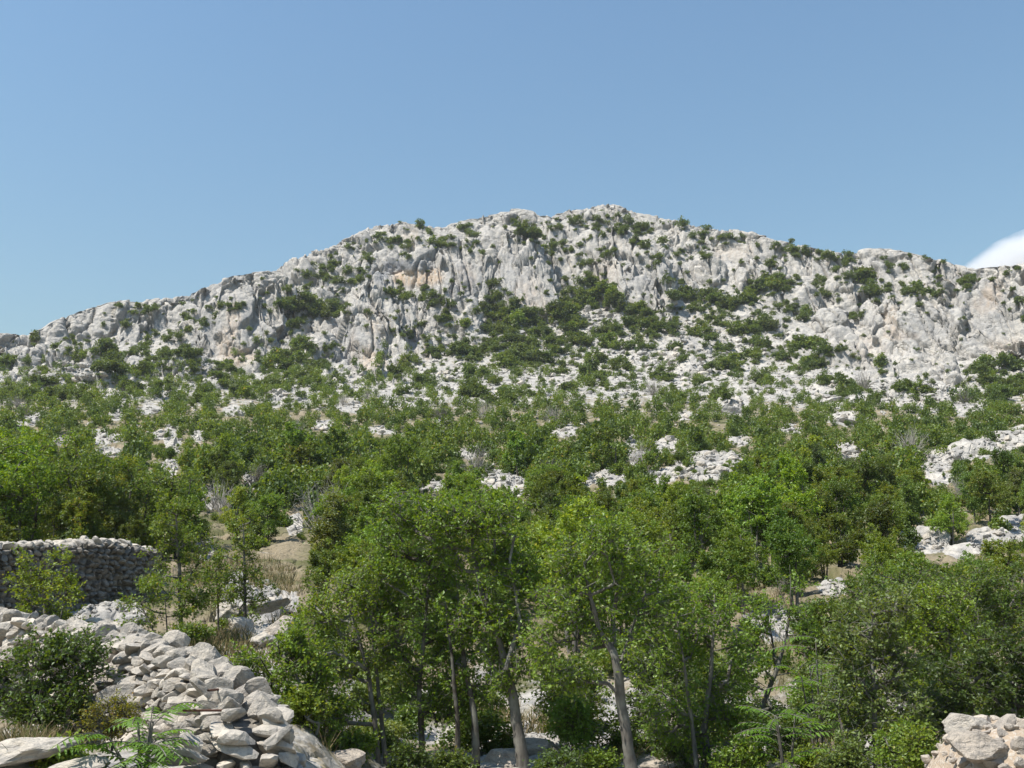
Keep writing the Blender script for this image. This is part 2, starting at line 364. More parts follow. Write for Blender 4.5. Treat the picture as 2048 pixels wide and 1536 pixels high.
def flutes(p, px):
    a = perlin(np.stack([p[:, 0] / 6.5 + p[:, 2] / 30, p[:, 1] / 40, p[:, 2] / 30], -1), 5)
    return 2.0 * (.5 - 2.0 * np.abs(a))
ROWL = np.linalg.norm(np.gradient(PD0 if 'PD0' in globals() else P, axis=0), axis=-1)
def fine(scale): return smooth(scale * .50, scale * .22, ROWL)
def cracks(sx, sz, seed, wd):
    """narrow joints running down the face"""
    def f(p, px):
        w_ = np.stack([p[:, 0] / sx + p[:, 2] / (sz * 1.6), p[:, 1] / (sx * 2.2), p[:, 2] / sz], -1)
        w_ = w_ + .12 * np.stack([perlin(w_ * 3.1, seed + 3), 0 * px, perlin(w_ * 3.1, seed + 4)], -1)
        return smooth(wd, 0, np.abs(perlin(w_, seed)))
    return f
D += .5 * put(cliff, flutes)
D += put((.25 + .75 * cliff) * fine(3.2), facets(3.6, 21, .6, 1.0, .8, .5, .08)) * .8
rug = smooth(-.15, .25, put(np.ones_like(cliff), lambda p, px: perlin(p / 11.0, 88)))           # some faces are smooth, others riddled
D += put((.75 * cliff * (.25 + rug) + (1 - cliff) * smooth(30, 90, P[..., 1])) * fine(1.7), facets(1.7, 27, .8, 1.2, 1.1, .9, .14)) * .7
D -= put(cliff * rug, lambda p, px: 1.0 * smooth(.30, .5, perlin(p / 2.0, 81)))
D += put(smooth(30, 70, P[..., 1]) * fine(.9) * (.25 * rug * cliff + .75 * (1 - cliff)), facets(.85, 31, 1.0, 1.2, 1.0, .8, .18)) * 1.0
D += put(smooth(250, 60, P[..., 1]) * smooth(12, 30, P[..., 1]) * fine(.6), facets(.55, 41, 1.2)) * .8
D += put(near * barem, facets(1.5, 45, 1.5, .7, .8, .5)) * .5 + put(near * barem, facets(.42, 46, 1.2, .8, .8, .6)) * .5 + put(near, lambda p, px: .10 * fbm(p / .9, 4, 71))
D += put(np.ones_like(cliff), lambda p, px: .5 * fbm(p / 5.0, 3, 61) * smooth(15, 60, p[:, 1]) + .16 * perlin(p / .8, 66) * smooth(.9, .3, px))
D *= smooth(2.2, 8, P[..., 1])
D = np.where(hidx, D, D * .8)
PD = P + N * D[..., None]
# ochre stains, grey patches with painted shade, soil
st = np.zeros(UU.shape + (3,))
for k, lst in ((0, OCHRE), (1, GREYS)):
    for cu, cv, ru, rv, s in lst:
        L = local(cu, cv, ru * 1.4, rv * 1.4)
        sl, a, b = L
        st[..., k][sl] = np.maximum(st[..., k][sl], s * (.7 if k == 0 else 1) * smooth(1, .45, np.sqrt(a * a + b * b)))
soil = np.clip(1 - cliff, 0, 1) * (1 - bare) * (.30 + .42 * smooth(770, 860, VV) - .34 * smooth(1280, 1400, VV)) + .10 * (1 - bare)
st[..., 2] = soil

# ------------------------------------------------------------------ rock bodies: domes, ribs, pillars and blocks standing out of the slope
def ico_np(sub):
    import bmesh
    bm = bmesh.new(); bmesh.ops.create_icosphere(bm, subdivisions=sub, radius=1.0)
    V = np.array([v.co[:] for v in bm.verts]); T_ = np.array([[v.index for v in f.verts] for f in bm.faces], np.int32); bm.free(); return V, T_
ICOB = {k: ico_np(k) for k in (3, 4, 5, 6)}
MASS = [(487, 655, 80, 78, .75, 0), (748, 662, 64, 92, .85, -.04), (905, 560, 92, 84, .7, 0), (1052, 560, 66, 98, .75, -.18), (1272, 548, 70, 86, .7, -.22), (1140, 545, 40, 56, .6, -.15), (1470, 512, 84, 58, .6, -.1), (1605, 535, 72, 46, .6, 0), (1775, 535, 90, 44, .6, 0),
 (1915, 655, 135, 80, .65, 0), (225, 662, 95, 52, .55, .1), (820, 500, 70, 34, .7, 0), (1210, 455, 60, 30, .5, 0), (1040, 452, 60, 28, .5, 0), (340, 655, 50, 56, .6, .2), (630, 560, 60, 50, .5, 0), (120, 670, 60, 44, .55, .1), (1390, 500, 50, 50, .55, -.2), (1700, 590, 50, 44, .6, -.2), (900, 640, 60, 40, .6, 0), (2100, 620, 110, 100, .7, 0), (1985, 600, 66, 60, .6, 0)]
r2 = np.random.default_rng(21)
BODIES = [b + (2,) for b in MASS]
BODIES += [(b[0], b[1], b[2] * 1.12, b[3] * 1.16, b[4] * .80, b[5], 0) if b[1] < base_v(b[0]) + 10 else b + (0,) for b in BULGE]
nx = 0
while nx < 260:
    u_ = r2.uniform(-330, 2380); v_ = r2.uniform(412, 830)
    if v_ < sky_v(u_) + 4 or v_ > base_v(u_) + 25: continue
    if min(((u_ - b_[0]) / b_[2]) ** 2 + ((v_ - b_[1]) / b_[3]) ** 2 for b_ in MASS) < 1.0 and r2.uniform() < .93: continue
    if min(((u_ - b_[0]) / b_[2]) ** 2 + ((v_ - b_[1]) / b_[3]) ** 2 for b_ in BULGE) < (.8 if r2.uniform() < .8 else .3): continue
    s_ = r2.choice([7, 11, 17, 26], p=[.30, .32, .25, .13]) * r2.uniform(.8, 1.2)
    BODIES.append((u_, v_, s_, s_ * r2.uniform(.8, 2.4), r2.uniform(.35, .7), (-.22 if u_ > 1000 else .12) + r2.uniform(-.15, .15), 1)); nx += 1
for u_ in np.arange(-330, 2380, 13.0):                   # the broken edge of the crest
    s_ = r2.uniform(6, 17); BODIES.append((u_ + r2.uniform(-6, 6), sky_v(u_) + s_ * r2.uniform(.2, .7), s_ * r2.uniform(1, 1.9), s_ * .7, .5, r2.uniform(-.3, .3), 1))
BV, BT, BC, BSZ, nb, MPL = [], [], [], [], 0, []
for cu, cv, ru, rv, k, lean, ex in BODIES:
    cv = max(cv, sky_v(cu) - 4 + rv * .82, max(sky_v(cu - ru * .85), sky_v(cu + ru * .85)) - 2 + rv * .40)
    c = point(cu, cv); dist = np.linalg.norm(c - [0, 0, EYE]); m = dist / F
    fw = np.array([c[0], c[1], 0]); fw /= np.linalg.norm(fw); rt_ = np.array([fw[1], -fw[0], 0]); up = np.array([0, 0, 1.0])
    crag = cv < base_v(cu) + 10 and ex != 1 and cv - rv > sky_v(cu) + 16
    tau = math.radians(30 if crag else 26 if cv < base_v(cu) else 52)
    ax = fw * math.sin(tau) + up * math.cos(tau); out = -fw * math.cos(tau) + up * math.sin(tau)
    ax = ax + rt_ * lean * .8
    hl = rv * m / math.cos(tau + .24) * .96
    th = k * min(ru, rv, 60 if ex == 2 else 44) * m * (.70 if ex == 1 else .80) * (.45 + .55 * float(smooth(8, 60, cv - rv * .5 - sky_v(cu))))
    on = None
    if ex != 2:
        for (m_u, m_v, m_ru, m_rv, m_c, m_out, m_th, m_lean) in MPL:
            a_ = (cu - m_u + m_lean * (cv - m_v)) / m_ru; b_ = (cv - m_v) / m_rv; r4 = (a_ * a_ + b_ * b_) ** 2
            if r4 < .95:
                vd = (c - [0, 0, EYE]) / dist; s_ = np.dot(m_c + m_out * m_th * (1 - r4) ** .4 * .92 - [0, 0, EYE], m_out) / np.dot(vd, m_out)
                if on is None or s_ < on: on = s_
    if on is not None and on < dist * 1.05:              # a rib or boss on one of the great faces
        c = np.array([0, 0, EYE]) + vd * on; th *= .36
    elif crag:                                             # stands on its foot, its back grown into the slope
        foot = point(cu - lean * rv * .8, cv + rv * .80)
        vd = (c - [0, 0, EYE]) / dist
        g_ = np.dot(c - (foot + ax * hl * .80), vd)
        g_ = float(np.clip(g_, -.1 * th, 1.1 * max(ru, rv) * m))
        mid_ = c - vd * g_ * .80
        back = .5 * abs(g_) * .80
        c = mid_ - out * (back * .5) + out * th * .18; th = th * .85 + back * .5
        if ex == 2: MPL.append((cu, cv, ru, rv, c, out, th, lean))
    V, T_ = ICOB[6 if ru * rv > 3000 else 5 if ru * rv > 700 else 4 if ru * rv > 130 else 3]
    q_ = np.sign(V) * np.abs(V) ** .84
    W_ = V + (.22 if ex == 1 else .12) * np.stack([perlin(V * 1.4 + cu, 91), perlin(V * 1.4 + cu, 92), perlin(V * 1.4 + cu, 93)], -1)
    q_ = np.sign(W_) * np.abs(W_) ** np.array([.86, .64, .80])
    Pb = c - out * th * .22 + q_[:, 0:1] * rt_ * ru * m + q_[:, 2:3] * ax * hl - q_[:, 1:2] * (-out) * (-th)
    keep = np.ones(len(V), bool)
    BV.append(Pb); BT.append(T_ + nb); BC.append(np.full(len(V), m)); BSZ.append(np.full(len(V), min(ru, rv) * m)); nb += len(V)
BV = np.concatenate(BV); BT = np.concatenate(BT); BC = np.concatenate(BC); BSZ = np.concatenate(BSZ)
fn = np.cross(BV[BT[:, 1]] - BV[BT[:, 0]], BV[BT[:, 2]] - BV[BT[:, 0]])
BN = np.zeros_like(BV)
for k in range(3):
    for c in range(3): BN[:, c] += np.bincount(BT[:, k], fn[:, c], len(BV))
BN /= np.linalg.norm(BN, axis=1, keepdims=True) + 1e-9
rugb = smooth(-.15, .25, perlin(BV / 11.0, 88))
def cracks(p, sx, sz, seed, wd):
    """narrow joints running down the face"""
    w_ = np.stack([p[:, 0] / sx + p[:, 2] / (sz * 1.6), p[:, 1] / (sx * 2.2), p[:, 2] / sz], -1)
    w_ = w_ + .12 * np.stack([perlin(w_ * 3.1, seed + 3), 0 * p[:, 0], perlin(w_ * 3.1, seed + 4)], -1)
    return smooth(wd, 0, np.abs(perlin(w_, seed)))
px_ = None
sc_ = np.clip(BC * 1024 / 150, .15, 1)                  # less relief on small near bodies
DB = .35 * flutes(BV, px_) * smooth(60, 150, BV[:, 1]) + facets(3.4, 21, .75, 1.1, .7, .5, .07)(BV, px_) * (.28 + .28 * rugb) * smooth(50, 130, BV[:, 1])
DB += facets(1.6, 27, .8, 1.2, 1.0, .9, .13)(BV, px_) * (.14 + .32 * rugb) + facets(.8, 31, .9, 1.2, 1.0, .8, .16)(BV, px_) * (.10 + .32 * rugb)
DB -= (2.2 * cracks(BV, 6.5, 24, 83, .045) + .6 * cracks(BV, 2.6, 11, 84, .06) + .7 * cracks(BV, 15, 5.5, 85, .025)) * smooth(40, 140, BV[:, 1])
DB -= rugb * .9 * smooth(.28, .5, perlin(BV / 1.9, 81)) * smooth(40, 140, BV[:, 1])
DB += .3 * fbm(BV / 5.0, 3, 61) * smooth(20, 120, BV[:, 1])
DB += facets(8.0, 12, .30, 1.4, .8, .3, .05)(BV, px_) * .75 * smooth(100, 180, BV[:, 1]) * smooth(.05, .10, BC)
DB += (facets(1.1, 33, .9, 1.3, 1.0, .9, .12)(BV, px_) * .9 + facets(.4, 34, .9, 1.2, 1.0, .8, .15)(BV, px_) * .8 - .25 * cracks(BV, 1.6, 3.0, 86, .05)) * smooth(120, 90, BV[:, 1])
BV = BV + BN * (DB * np.where(BV[:, 1] < 105, np.clip(BSZ / 1.3, .3, 1.0), np.clip(BSZ / 4.2, .22, 1.0)))[:, None]
bu, bv = pixel(BV)
over = np.maximum(0, sky_v(bu) - 9 - 5 * perlin(np.stack([bu / 14, bu * 0, bu * 0], -1), 97) - bv) * (BV[:, 1] > 150)   # worn crest: no needles above the ridge line
BV[:, 2] -= over * .85 * BV[:, 1] / F
bu, bv = pixel(BV)
bst = np.zeros((len(BV), 3))
for k, lst in ((0, OCHRE), (1, GREYS)):
    for cu, cv, ru, rv, s in lst:
        j = np.nonzero((np.abs(bu - cu) < ru * 1.5) & (np.abs(bv - cv) < rv * 1.5))[0]
        a = (bu[j] - cu) / ru / 1.3; b = (bv[j] - cv) / rv / 1.3
        bst[j, k] = np.maximum(bst[j, k], s * (.7 if k == 0 else 1) * smooth(1, .45, np.sqrt(a * a + b * b)))
bst[:, 2] = .04
VIDX = np.arange(NRW * NCL).reshape(NRW, NCL)
def surface(name, r0, r1, bodies):
    sub = VIDX[r0:r1 + 1]
    V = PD[r0:r1 + 1].reshape(-1, 3); o = r0 * NCL
    qd = np.stack([sub[:-1, :-1], sub[1:, :-1], sub[1:, 1:], sub[:-1, 1:]], -1).reshape(-1, 4) - o
    ids = np.unique(BT[bodies]); mp = np.zeros(len(BV), np.int64); mp[ids] = np.arange(len(ids)) + len(V)
    me = new_mesh(name, np.concatenate([V, BV[ids]]), qd, mp[BT[bodies]], True)
    ca = me.color_attributes.new('stain_shade', 'FLOAT_COLOR', 'POINT')
    c4 = np.ones((len(V) + len(ids), 4), np.float32); c4[:, :3] = np.concatenate([st[r0:r1 + 1].reshape(-1, 3), bst[ids]])
    ca.data.foreach_set('color', c4.ravel())
    return tag(link(name, me, M_ROCK), kind='structure')
r_split = EXTRA + int(np.searchsorted(w, .40))
high = BV[BT[:, 0], 1] > 95
surface('mountain', 0, r_split, high)
surface('ground', r_split, NRW - 1, ~high)

def ground_at(u, v):
    """displaced terrain point nearest to photograph pixel u, v (unworn parametrisation)"""
    u = np.atleast_1d(np.asarray(u, float)); v = np.atleast_1d(np.asarray(v, float))
    c = np.clip(np.round((u - US[0]) / 2).astype(int), 0, NCL - 1)
    sv = sky_v(US[c]); ww = np.clip((v - sv) / (1640 - sv), 0, 1)
    r = EXTRA + np.clip(np.round(np.interp(ww, w, np.arange(NR))).astype(int), 0, NR - 1)
    return PD[r, c]
# index of what is really seen at a pixel: first (nearest) displaced vertex drawn there
ALLP = np.concatenate([PD.reshape(-1, 3), BV])
_pu, _pv = pixel(ALLP)
_gi = np.clip((_pv / 3).astype(int), 0, 546) * 800 + np.clip(((_pu + 170) / 3).astype(int), 0, 799)
_ok = (_pv > 0) & (_pu > -170)
SEEN = np.full(547 * 800, -1, np.int64)
_ord = np.argsort(-ALLP[:, 1])
_ord = _ord[_ok[_ord]]
SEEN[_gi[_ord]] = _ord
def seen_at(u, v):
    for k in range(0, 12):
        for dv_ in ((0,) if k == 0 else (k * 3, -k * 3)):
            j = SEEN[int(np.clip((v + dv_) / 3, 0, 546)) * 800 + int(np.clip((u + 170) / 3, 0, 799))]
            if j >= 0: return ALLP[j]
    return ground_at(u, v)[0]
# ------------------------------------------------------------------ plants
LEAF = {
 'maple': leaf_material('leaf_fresh_green', (.122, .200, .015), (.228, .325, .032), dry=(.38, .40, .12)),
 'olive': leaf_material('leaf_yellow_green', (.138, .198, .015), (.240, .318, .032), dry=(.36, .33, .08)),
 'grey': leaf_material('leaf_grey_green', (.108, .158, .030), (.195, .250, .056)),
 'dark': leaf_material('leaf_dark_green', (.056, .098, .012), (.108, .162, .022)),
 'bright': leaf_material('leaf_bright_green', (.100, .200, .016), (.170, .295, .030)),
 'slope': leaf_material('leaf_slope_green', (.094, .154, .016), (.180, .242, .032), dry=(.28, .23, .09)),
 'crag': leaf_material('leaf_crag_green', (.070, .112, .019), (.136, .184, .036)),
}
BARK_DARK = bark_material('bark_dark', (.030, .025, .020), (.085, .072, .058))
BARK_GREY = bark_material('bark_grey', (.062, .055, .046), (.165, .15, .128))
BARK_DEAD = bark_material('dead_wood', (.20, .18, .155), (.40, .37, .33))

def frame_of(d):
    d = d / (np.linalg.norm(d, axis=-1, keepdims=True) + 1e-9)
    a = np.where(np.abs(d[..., 2:3]) < .9, np.array([0, 0, 1.0]), np.array([1.0, 0, 0]))
    x = np.cross(d, a); x /= np.linalg.norm(x, axis=-1, keepdims=True) + 1e-9
    return x, np.cross(d, x)
def frusta(A, B, ra, rb, n=5):
    """open tapered tubes from A to B, all in one array"""
    x, y = frame_of(B - A); m = len(A)
    th = np.arange(n) / n * 2 * np.pi
    ring = x[:, None] * np.cos(th)[None, :, None] + y[:, None] * np.sin(th)[None, :, None]
    V = np.concatenate([A[:, None] + ring * ra[:, None, None], B[:, None] + ring * rb[:, None, None]], 1).reshape(-1, 3)
    i = np.arange(n); j = (i + 1) % n
    q = np.stack([i, j, j + n, i + n], -1)[None] + (np.arange(m) * 2 * n)[:, None, None]
    return V, q.reshape(-1, 4)
def tube(pts, radii, n=9, rough=.12, seed=0):
    pts = np.asarray(pts, float); radii = np.asarray(radii, float)
    t = np.concatenate([[0], np.cumsum(np.linalg.norm(np.diff(pts, axis=0), axis=1))])
    m = max(4, int(t[-1] / max(.04, radii.max() * .8)) + 2); s = np.linspace(0, t[-1], m)
    # smooth interpolation through the points
    P_ = np.stack([np.interp(s, t, pts[:, k]) for k in range(3)], -1)
    for _ in range(2):
        P_[1:-1] = .25 * P_[:-2] + .5 * P_[1:-1] + .25 * P_[2:]
    R_ = np.interp(s, t, radii)
    P_ += np.stack([perlin(P_ * 2.1 + seed + 9 * k, seed + k) for k in range(3)], -1) * radii.max() * .35 * np.minimum(1, s / t[-1] * 6)[:, None]
    d = np.gradient(P_, axis=0); x, y = frame_of(d)
    ref = x[0]
    for k in range(m):                                   # keep the rings from twisting
        dk = d[k] / np.linalg.norm(d[k]); r_ = ref - dk * np.dot(ref, dk); r_ /= np.linalg.norm(r_) + 1e-9
        x[k] = r_; y[k] = np.cross(dk, r_); ref = r_
    th = np.arange(n) / n * 2 * np.pi
    ring = x[:, None] * np.cos(th)[None, :, None] + y[:, None] * np.sin(th)[None, :, None]
    V = P_[:, None] + ring * R_[:, None, None]
    V += ring * (perlin((V / max(.03, radii.max())).reshape(-1, 3) * .9, seed + 5).reshape(m, n, 1) * rough * 2 * R_[:, None, None])
    i = np.arange(n); j = (i + 1) % n
    q = (np.stack([i, j, j + n, i + n], -1)[None] + (np.arange(m - 1) * n)[:, None, None]).reshape(-1, 4)
    V = np.concatenate([V.reshape(-1, 3), P_[-1:] + d[-1:] * .3]); top = len(V) - 1
    tr = np.stack([(m - 1) * n + i, (m - 1) * n + j, np.full(n, top)], -1)
    return V, q, tr, P_, R_
class Acc:
    def __init__(s): s.V = []; s.q = []; s.t = []; s.n = 0
    def add(s, V, q=None, t=None):
        if q is not None and len(q): s.q.append(np.asarray(q) + s.n)
        if t is not None and len(t): s.t.append(np.asarray(t) + s.n)
        s.V.append(np.asarray(V)); s.n += len(V)
    def mesh(s, name, sm=False):
        return new_mesh(name, np.concatenate(s.V), np.concatenate(s.q) if s.q else None, np.concatenate(s.t) if s.t else None, sm)
def leaves(pos, size, r, up=.75, width=.62, out=None, along=None):
    """one folded leaf blade per position"""
    m = len(pos)
    nrm = r.normal(size=(m, 3)) * .75; nrm[:, 2] += up
    if out is not None: nrm += out * .5
    nrm /= np.linalg.norm(nrm, axis=1, keepdims=True)
    d = r.normal(size=(m, 3)); d[:, 2] -= .35
    if along is not None: d = d * .75 + along * .7
    d -= nrm * (d * nrm).sum(1, keepdims=True); d /= np.linalg.norm(d, axis=1, keepdims=True) + 1e-9
    s = np.cross(nrm, d)
    L = (size * r.uniform(.65, 1.25, m))[:, None]; wd = L * width * .5
    V = np.stack([pos, pos + d * L * .45 + s * wd + nrm * L * .10, pos + d * L, pos + d * L * .45 - s * wd + nrm * L * .10], 1).reshape(-1, 3)
    return V, (np.arange(m) * 4)[:, None] + np.arange(4)[None]
def fronds(base, dirs, length, r, pairs=9, leaf=.10):
    """pinnate leaves: a rachis with paired leaflets, each leaflet one blade"""
    Vs, qs, n = [], [], 0
    tv = Acc()
    for b, d, L in zip(base, dirs, length):
        d = d / np.linalg.norm(d); t = np.linspace(0, 1, pairs + 2)
        side = np.cross(d, [0, 0, 1.0]); side /= np.linalg.norm(side) + 1e-9
        up = np.cross(side, d)
        c = b + d * (t * L)[:, None] + np.array([0, 0, -1.0]) * (L * .38 * t ** 2)[:, None]
        tg = np.gradient(c, axis=0); tg /= np.linalg.norm(tg, axis=1, keepdims=True)
        A_, B_ = c[:-1], c[1:]
        v, q = frusta(A_, B_, np.full(len(A_), .006), np.full(len(A_), .004), 3); tv.add(v, q)
        for k in range(2, pairs + 2):
            for sg in (-1, 1):
                l = leaf * L * (1.0 - .5 * abs(t[k] - .5)) * r.uniform(.85, 1.15) * (2.0 if L < 1 else 1.6)
                dd = side * sg * .85 + tg[k] * .5 + np.array([0, 0, -.28 + r.uniform(-.15, .1)]); dd /= np.linalg.norm(dd)
                nn = np.cross(dd, tg[k]) * sg; ss = np.cross(nn, dd)
                p0 = c[k]
                Vs.append([p0, p0 + dd * l * .4 + ss * l * .16, p0 + dd * l + np.array([0, 0, -.12 * l]), p0 + dd * l * .4 - ss * l * .16]); n += 1
    V = np.array(Vs).reshape(-1, 3)
    return V, (np.arange(n) * 4)[:, None] + np.arange(4)[None], tv
def branch_net(roots, rootr, targets, r, step=.3, up=.25):
    """twigs and limbs that join the leaf clumps to the trunk; returns edge arrays and radii"""
    pos = [np.array(p) for p in roots]; par = [-1] * len(pos); n0 = len(pos); tips = []
    base = np.array(roots).mean(0)
    for tg in sorted(targets, key=lambda p: np.linalg.norm(np.array(roots) - p, axis=1).min()):
        Pn = np.array(pos); dv_ = tg - Pn; ds = np.linalg.norm(dv_, axis=1)
        cost = ds + .9 * np.maximum(0, Pn[:, 2] + .15 * ds - tg[2])
        i = int(np.argmin(cost)); L = ds[i]; m = max(1, int(L / step))
        a = Pn[i]; prev = i
        bend = r.normal(size=3) * .12 * L; bend[2] -= up * .25 * L
        for k in range(1, m + 1):
            f = k / m; p = a + (tg - a) * f + bend * math.sin(math.pi * f) + r.normal(size=3) * .02 * (k < m)
            pos.append(p); par.append(prev); prev = len(pos) - 1
        tips.append(prev)
    w_ = np.zeros(len(pos))
    for t_ in tips:
        k = t_
        while k >= n0: w_[k] += 1; k = par[k]
    return np.array(pos), np.array(par), w_, n0, np.array(tips)

def build_tree(stems, lobes, r, nleaf, leafsize, clump=.22, density=None, twig=.006, twigs=False, up=.75, width=.62):
    """stems: list of (points, radii) in local metres; lobes: (centre, radii). Returns trunk mesh arrays and crown arrays"""
    tk = Acc(); roots = []; rr = []
    for k, (p, ra) in enumerate(stems):
        V, q, t, Pp, Rr = tube(p, ra, 9, seed=int(r.integers(1000)))
        tk.add(V, q, t)
        keep = np.arange(len(Pp)) > len(Pp) * (.30 if k == 0 else .4)
        roots += list(Pp[keep]); rr += list(Rr[keep])
    vol = np.array([l[1][0] * l[1][1] * l[1][2] for l in lobes]) ** (2 / 3.)
    cnt = np.maximum(3, (vol / vol.sum() * (nleaf / 30.)).astype(int))
    tg = []
    for (c, ra), n_ in zip(lobes, cnt):
        d = r.normal(size=(n_, 3)); d /= np.linalg.norm(d, axis=1, keepdims=True)
        rad = r.uniform(.25, 1, n_) ** .42
        f_ = r.uniform(.85, 1.15, (n_, 1)); sh = r.uniform(size=n_) < .14; f_[sh] *= 1.28          # single sprays reach out of the crown
        q_ = np.array(c) + d * rad[:, None] * np.array(ra) * f_; q_[sh, 2] += .10 * ra[2]
        gp = perlin(q_ / (.55 * max(ra)) + r.uniform(0, 50), int(r.integers(99))); tg.append(q_[gp > -.06])
    tg = np.concatenate(tg)
    tg = tg[tg[:, 2] > .12] if (tg[:, 2] > .12).sum() > 4 else tg * [1, 1, 0] + [0, 0, 1] * (np.abs(tg[:, 2:3]) + .12)
    pos, par, w_, n0, tips = branch_net(roots, rr, tg, r)
    e = np.arange(n0, len(pos)); e = e[w_[e] > 0]
    ra = twig * w_[e] ** .52; rb = ra * .9
    big = ra > twig * 2.2
    for msk, n_ in ((big, 6), (~big, 3)):
        if msk.any():
            v, q = frusta(pos[par[e[msk]]], pos[e[msk]], ra[msk], rb[msk], n_); tk.add(v, q)
    per = max(6, int(nleaf / len(tg)))
    own = r.choice([.3, .7, 1.1, 1.9], len(tg))
    num = np.maximum(2, (per * own).astype(int))
    # every clump is a handful of leafy twigs
    ntw = np.maximum(2, num // 9); ti = np.repeat(np.arange(len(tg)), ntw)
    mid = tg.mean(0); o_ = tg[ti] - mid; o_ /= np.linalg.norm(o_, axis=1, keepdims=True) + 1e-9
    td = o_ * .7 + r.normal(size=(len(ti), 3)) * .6 + [0, 0, .22]; td /= np.linalg.norm(td, axis=1, keepdims=True)
    tl = clump * r.uniform(1.0, 2.3, len(ti)); t0 = tg[ti] + r.normal(size=(len(ti), 3)) * clump * .32 - td * tl[:, None] * .35
    t1 = t0 + td * tl[:, None] - np.array([0, 0, 1.0]) * (tl * .12)[:, None]
    if twigs:
        v, q = frusta(t0, t1, np.full(len(ti), twig * .5), np.full(len(ti), twig * .3), 3); tk.add(v, q)
    li = np.repeat(np.arange(len(ti)), np.maximum(3, (num[ti] / ntw[ti] * r.uniform(.6, 1.4, len(ti))).astype(int)))
    f_ = r.uniform(.15, 1.04, (len(li), 1))
    P_ = t0[li] * (1 - f_) + t1[li] * f_ + r.normal(size=(len(li), 3)) * leafsize * .28
    V, q = leaves(P_, leafsize, r, up, width, along=td[li])
    cr = Acc(); cr.add(V, q)
    return tk, cr

# --- foreground trees: trunks and crown lobes given where the photograph shows them, at the tree's own depth
def local_pt(u, v, y, org, dy=0.0):
    return point(u, v, y + dy) - org
def photo_tree(name, label, y, stems, lobes, kind='maple', nleaf=9000, leafsize=.07, bark=None, group=None, seed=1, clump=.2, col=1.0, thick=1.0, cat='tree', twig=.006, up=.75, width=.62, crown='crown', trunk='trunk'):
    r = np.random.default_rng(seed)
    u0 = stems[0][0][0]
    vg = V_OF_Y(y, u0); g = ground_at(u0, vg)[0]
    org = np.array([(u0 - 1024) / F * (CP + float(tan_of(vg)) * SP) * y, y, g[2] - .06])
    S = []
    for k, st_ in enumerate(stems):
        pts = []; ra = []
        dy = r.uniform(-.35, .35) if k else 0.0
        for j, (u, v, rad) in enumerate(st_):
            p = local_pt(u, v, y, org, dy + r.uniform(-.06, .06)); pts.append(p); ra.append(rad * .80)
        if st_[0][1] > 1440 or k == 0:                       # foot: down to the ground
            pts[0] = np.array([pts[0][0], pts[0][1], min(pts[0][2], 0.0)])
            if len(pts) > 1 and pts[0][2] >= pts[1][2]: pts[0][2] = pts[1][2] - .4
            ra[0] *= 1.25
        S.append((pts, ra))
    Lb = []
    for l in lobes:
        u, v, ru, rv = l[:4]
        c = local_pt(u, v, y, org, r.uniform(-.35, .35) * ru / F * y * thick)
        Lb.append((c, (ru * y / F, ru * y / F * thick * .9, rv * y / F)))
    tk, cr = build_tree(S, Lb, r, int(nleaf * (1.10 if leafsize < .072 else 1)), leafsize * .86, clump, twig=twig, up=up, width=width, twigs=True)
    o = empty(name, org)
    t_ = link(trunk, tk.mesh(trunk, True), bark or BARK_DARK, o)
    c_ = link(crown, cr.mesh(crown), LEAF[kind], o)
    c_.color = (col, col, col, 1) if not hasattr(col, '__len__') else (*col, 1)
    return tag(o, label, cat, group)

# --- prototypes for the slope
def proto_tree(seed, nleaf, leafsize, slender=False):
    """a tree one metre high at the origin; returns (trunk mesh, crown mesh)"""
    r = np.random.default_rng(seed)
    n_st = 1 if slender else int(r.integers(1, 4)); S = []
    for k in range(n_st):
        a = r.uniform(0, 6.28); lean = r.uniform(.02, .16) if n_st > 1 else r.uniform(0, .06)
        tip = np.array([math.cos(a) * lean, math.sin(a) * lean, r.uniform(.62, .85)])
        b = np.array([math.cos(a), math.sin(a), 0]) * (.02 if n_st > 1 else 0)
        S.append(([b + [0, 0, -.08], b + tip * .35 + r.normal(size=3) * .012, tip * .6 + r.normal(size=3) * .02, tip * .82], [.022, .016, .011, .005]))
    Lb = []; wd = .20 if slender else r.uniform(.24, .34)
    for k in range(int(r.integers(6, 10))):
        z = r.uniform(.26, .90); a = r.uniform(0, 6.28); e = wd * (1.1 - abs(z - .5) * 1.3) * r.uniform(.3, 1.0)
        q_ = r.uniform(.09, .19) * (0.75 if slender else 1)
        Lb.append(((math.cos(a) * e, math.sin(a) * e, z), (q_, q_, q_ * r.uniform(.8, 1.4))))
    Lb.append(((0, 0, .84), (.13, .13, .12)))
    tk, cr = build_tree(S, Lb, r, nleaf, leafsize, .050, twig=.0019)
    return tk, cr
def proto_bush(seed, nleaf, leafsize):
    """a rounded bush of unit radius, foot at the origin"""
    r = np.random.default_rng(seed); P_ = []
    for k in range(int(r.integers(5, 10))):
        a = r.uniform(0, 6.28); e = r.uniform(0, .62); c = np.array([math.cos(a) * e, math.sin(a) * e, r.uniform(.25, .95) * (1.1 - .5 * e)])
        q_ = r.uniform(.26, .48); n_ = int(nleaf / 7 * (q_ / .36) ** 2)
        for j in range(max(2, n_ // 14)):
            d = r.normal(size=3); d /= np.linalg.norm(d); s_ = c + d * q_ * r.uniform(.3, 1) ** .4 * np.array([1, 1, .85])
            P_.append(s_ + r.normal(size=(14, 3)) * .085)
    P_ = np.concatenate(P_); P_ = P_[P_[:, 2] > -.12]
    a = Acc(); a.add(*leaves(P_, leafsize, r, .7, .75)); return a
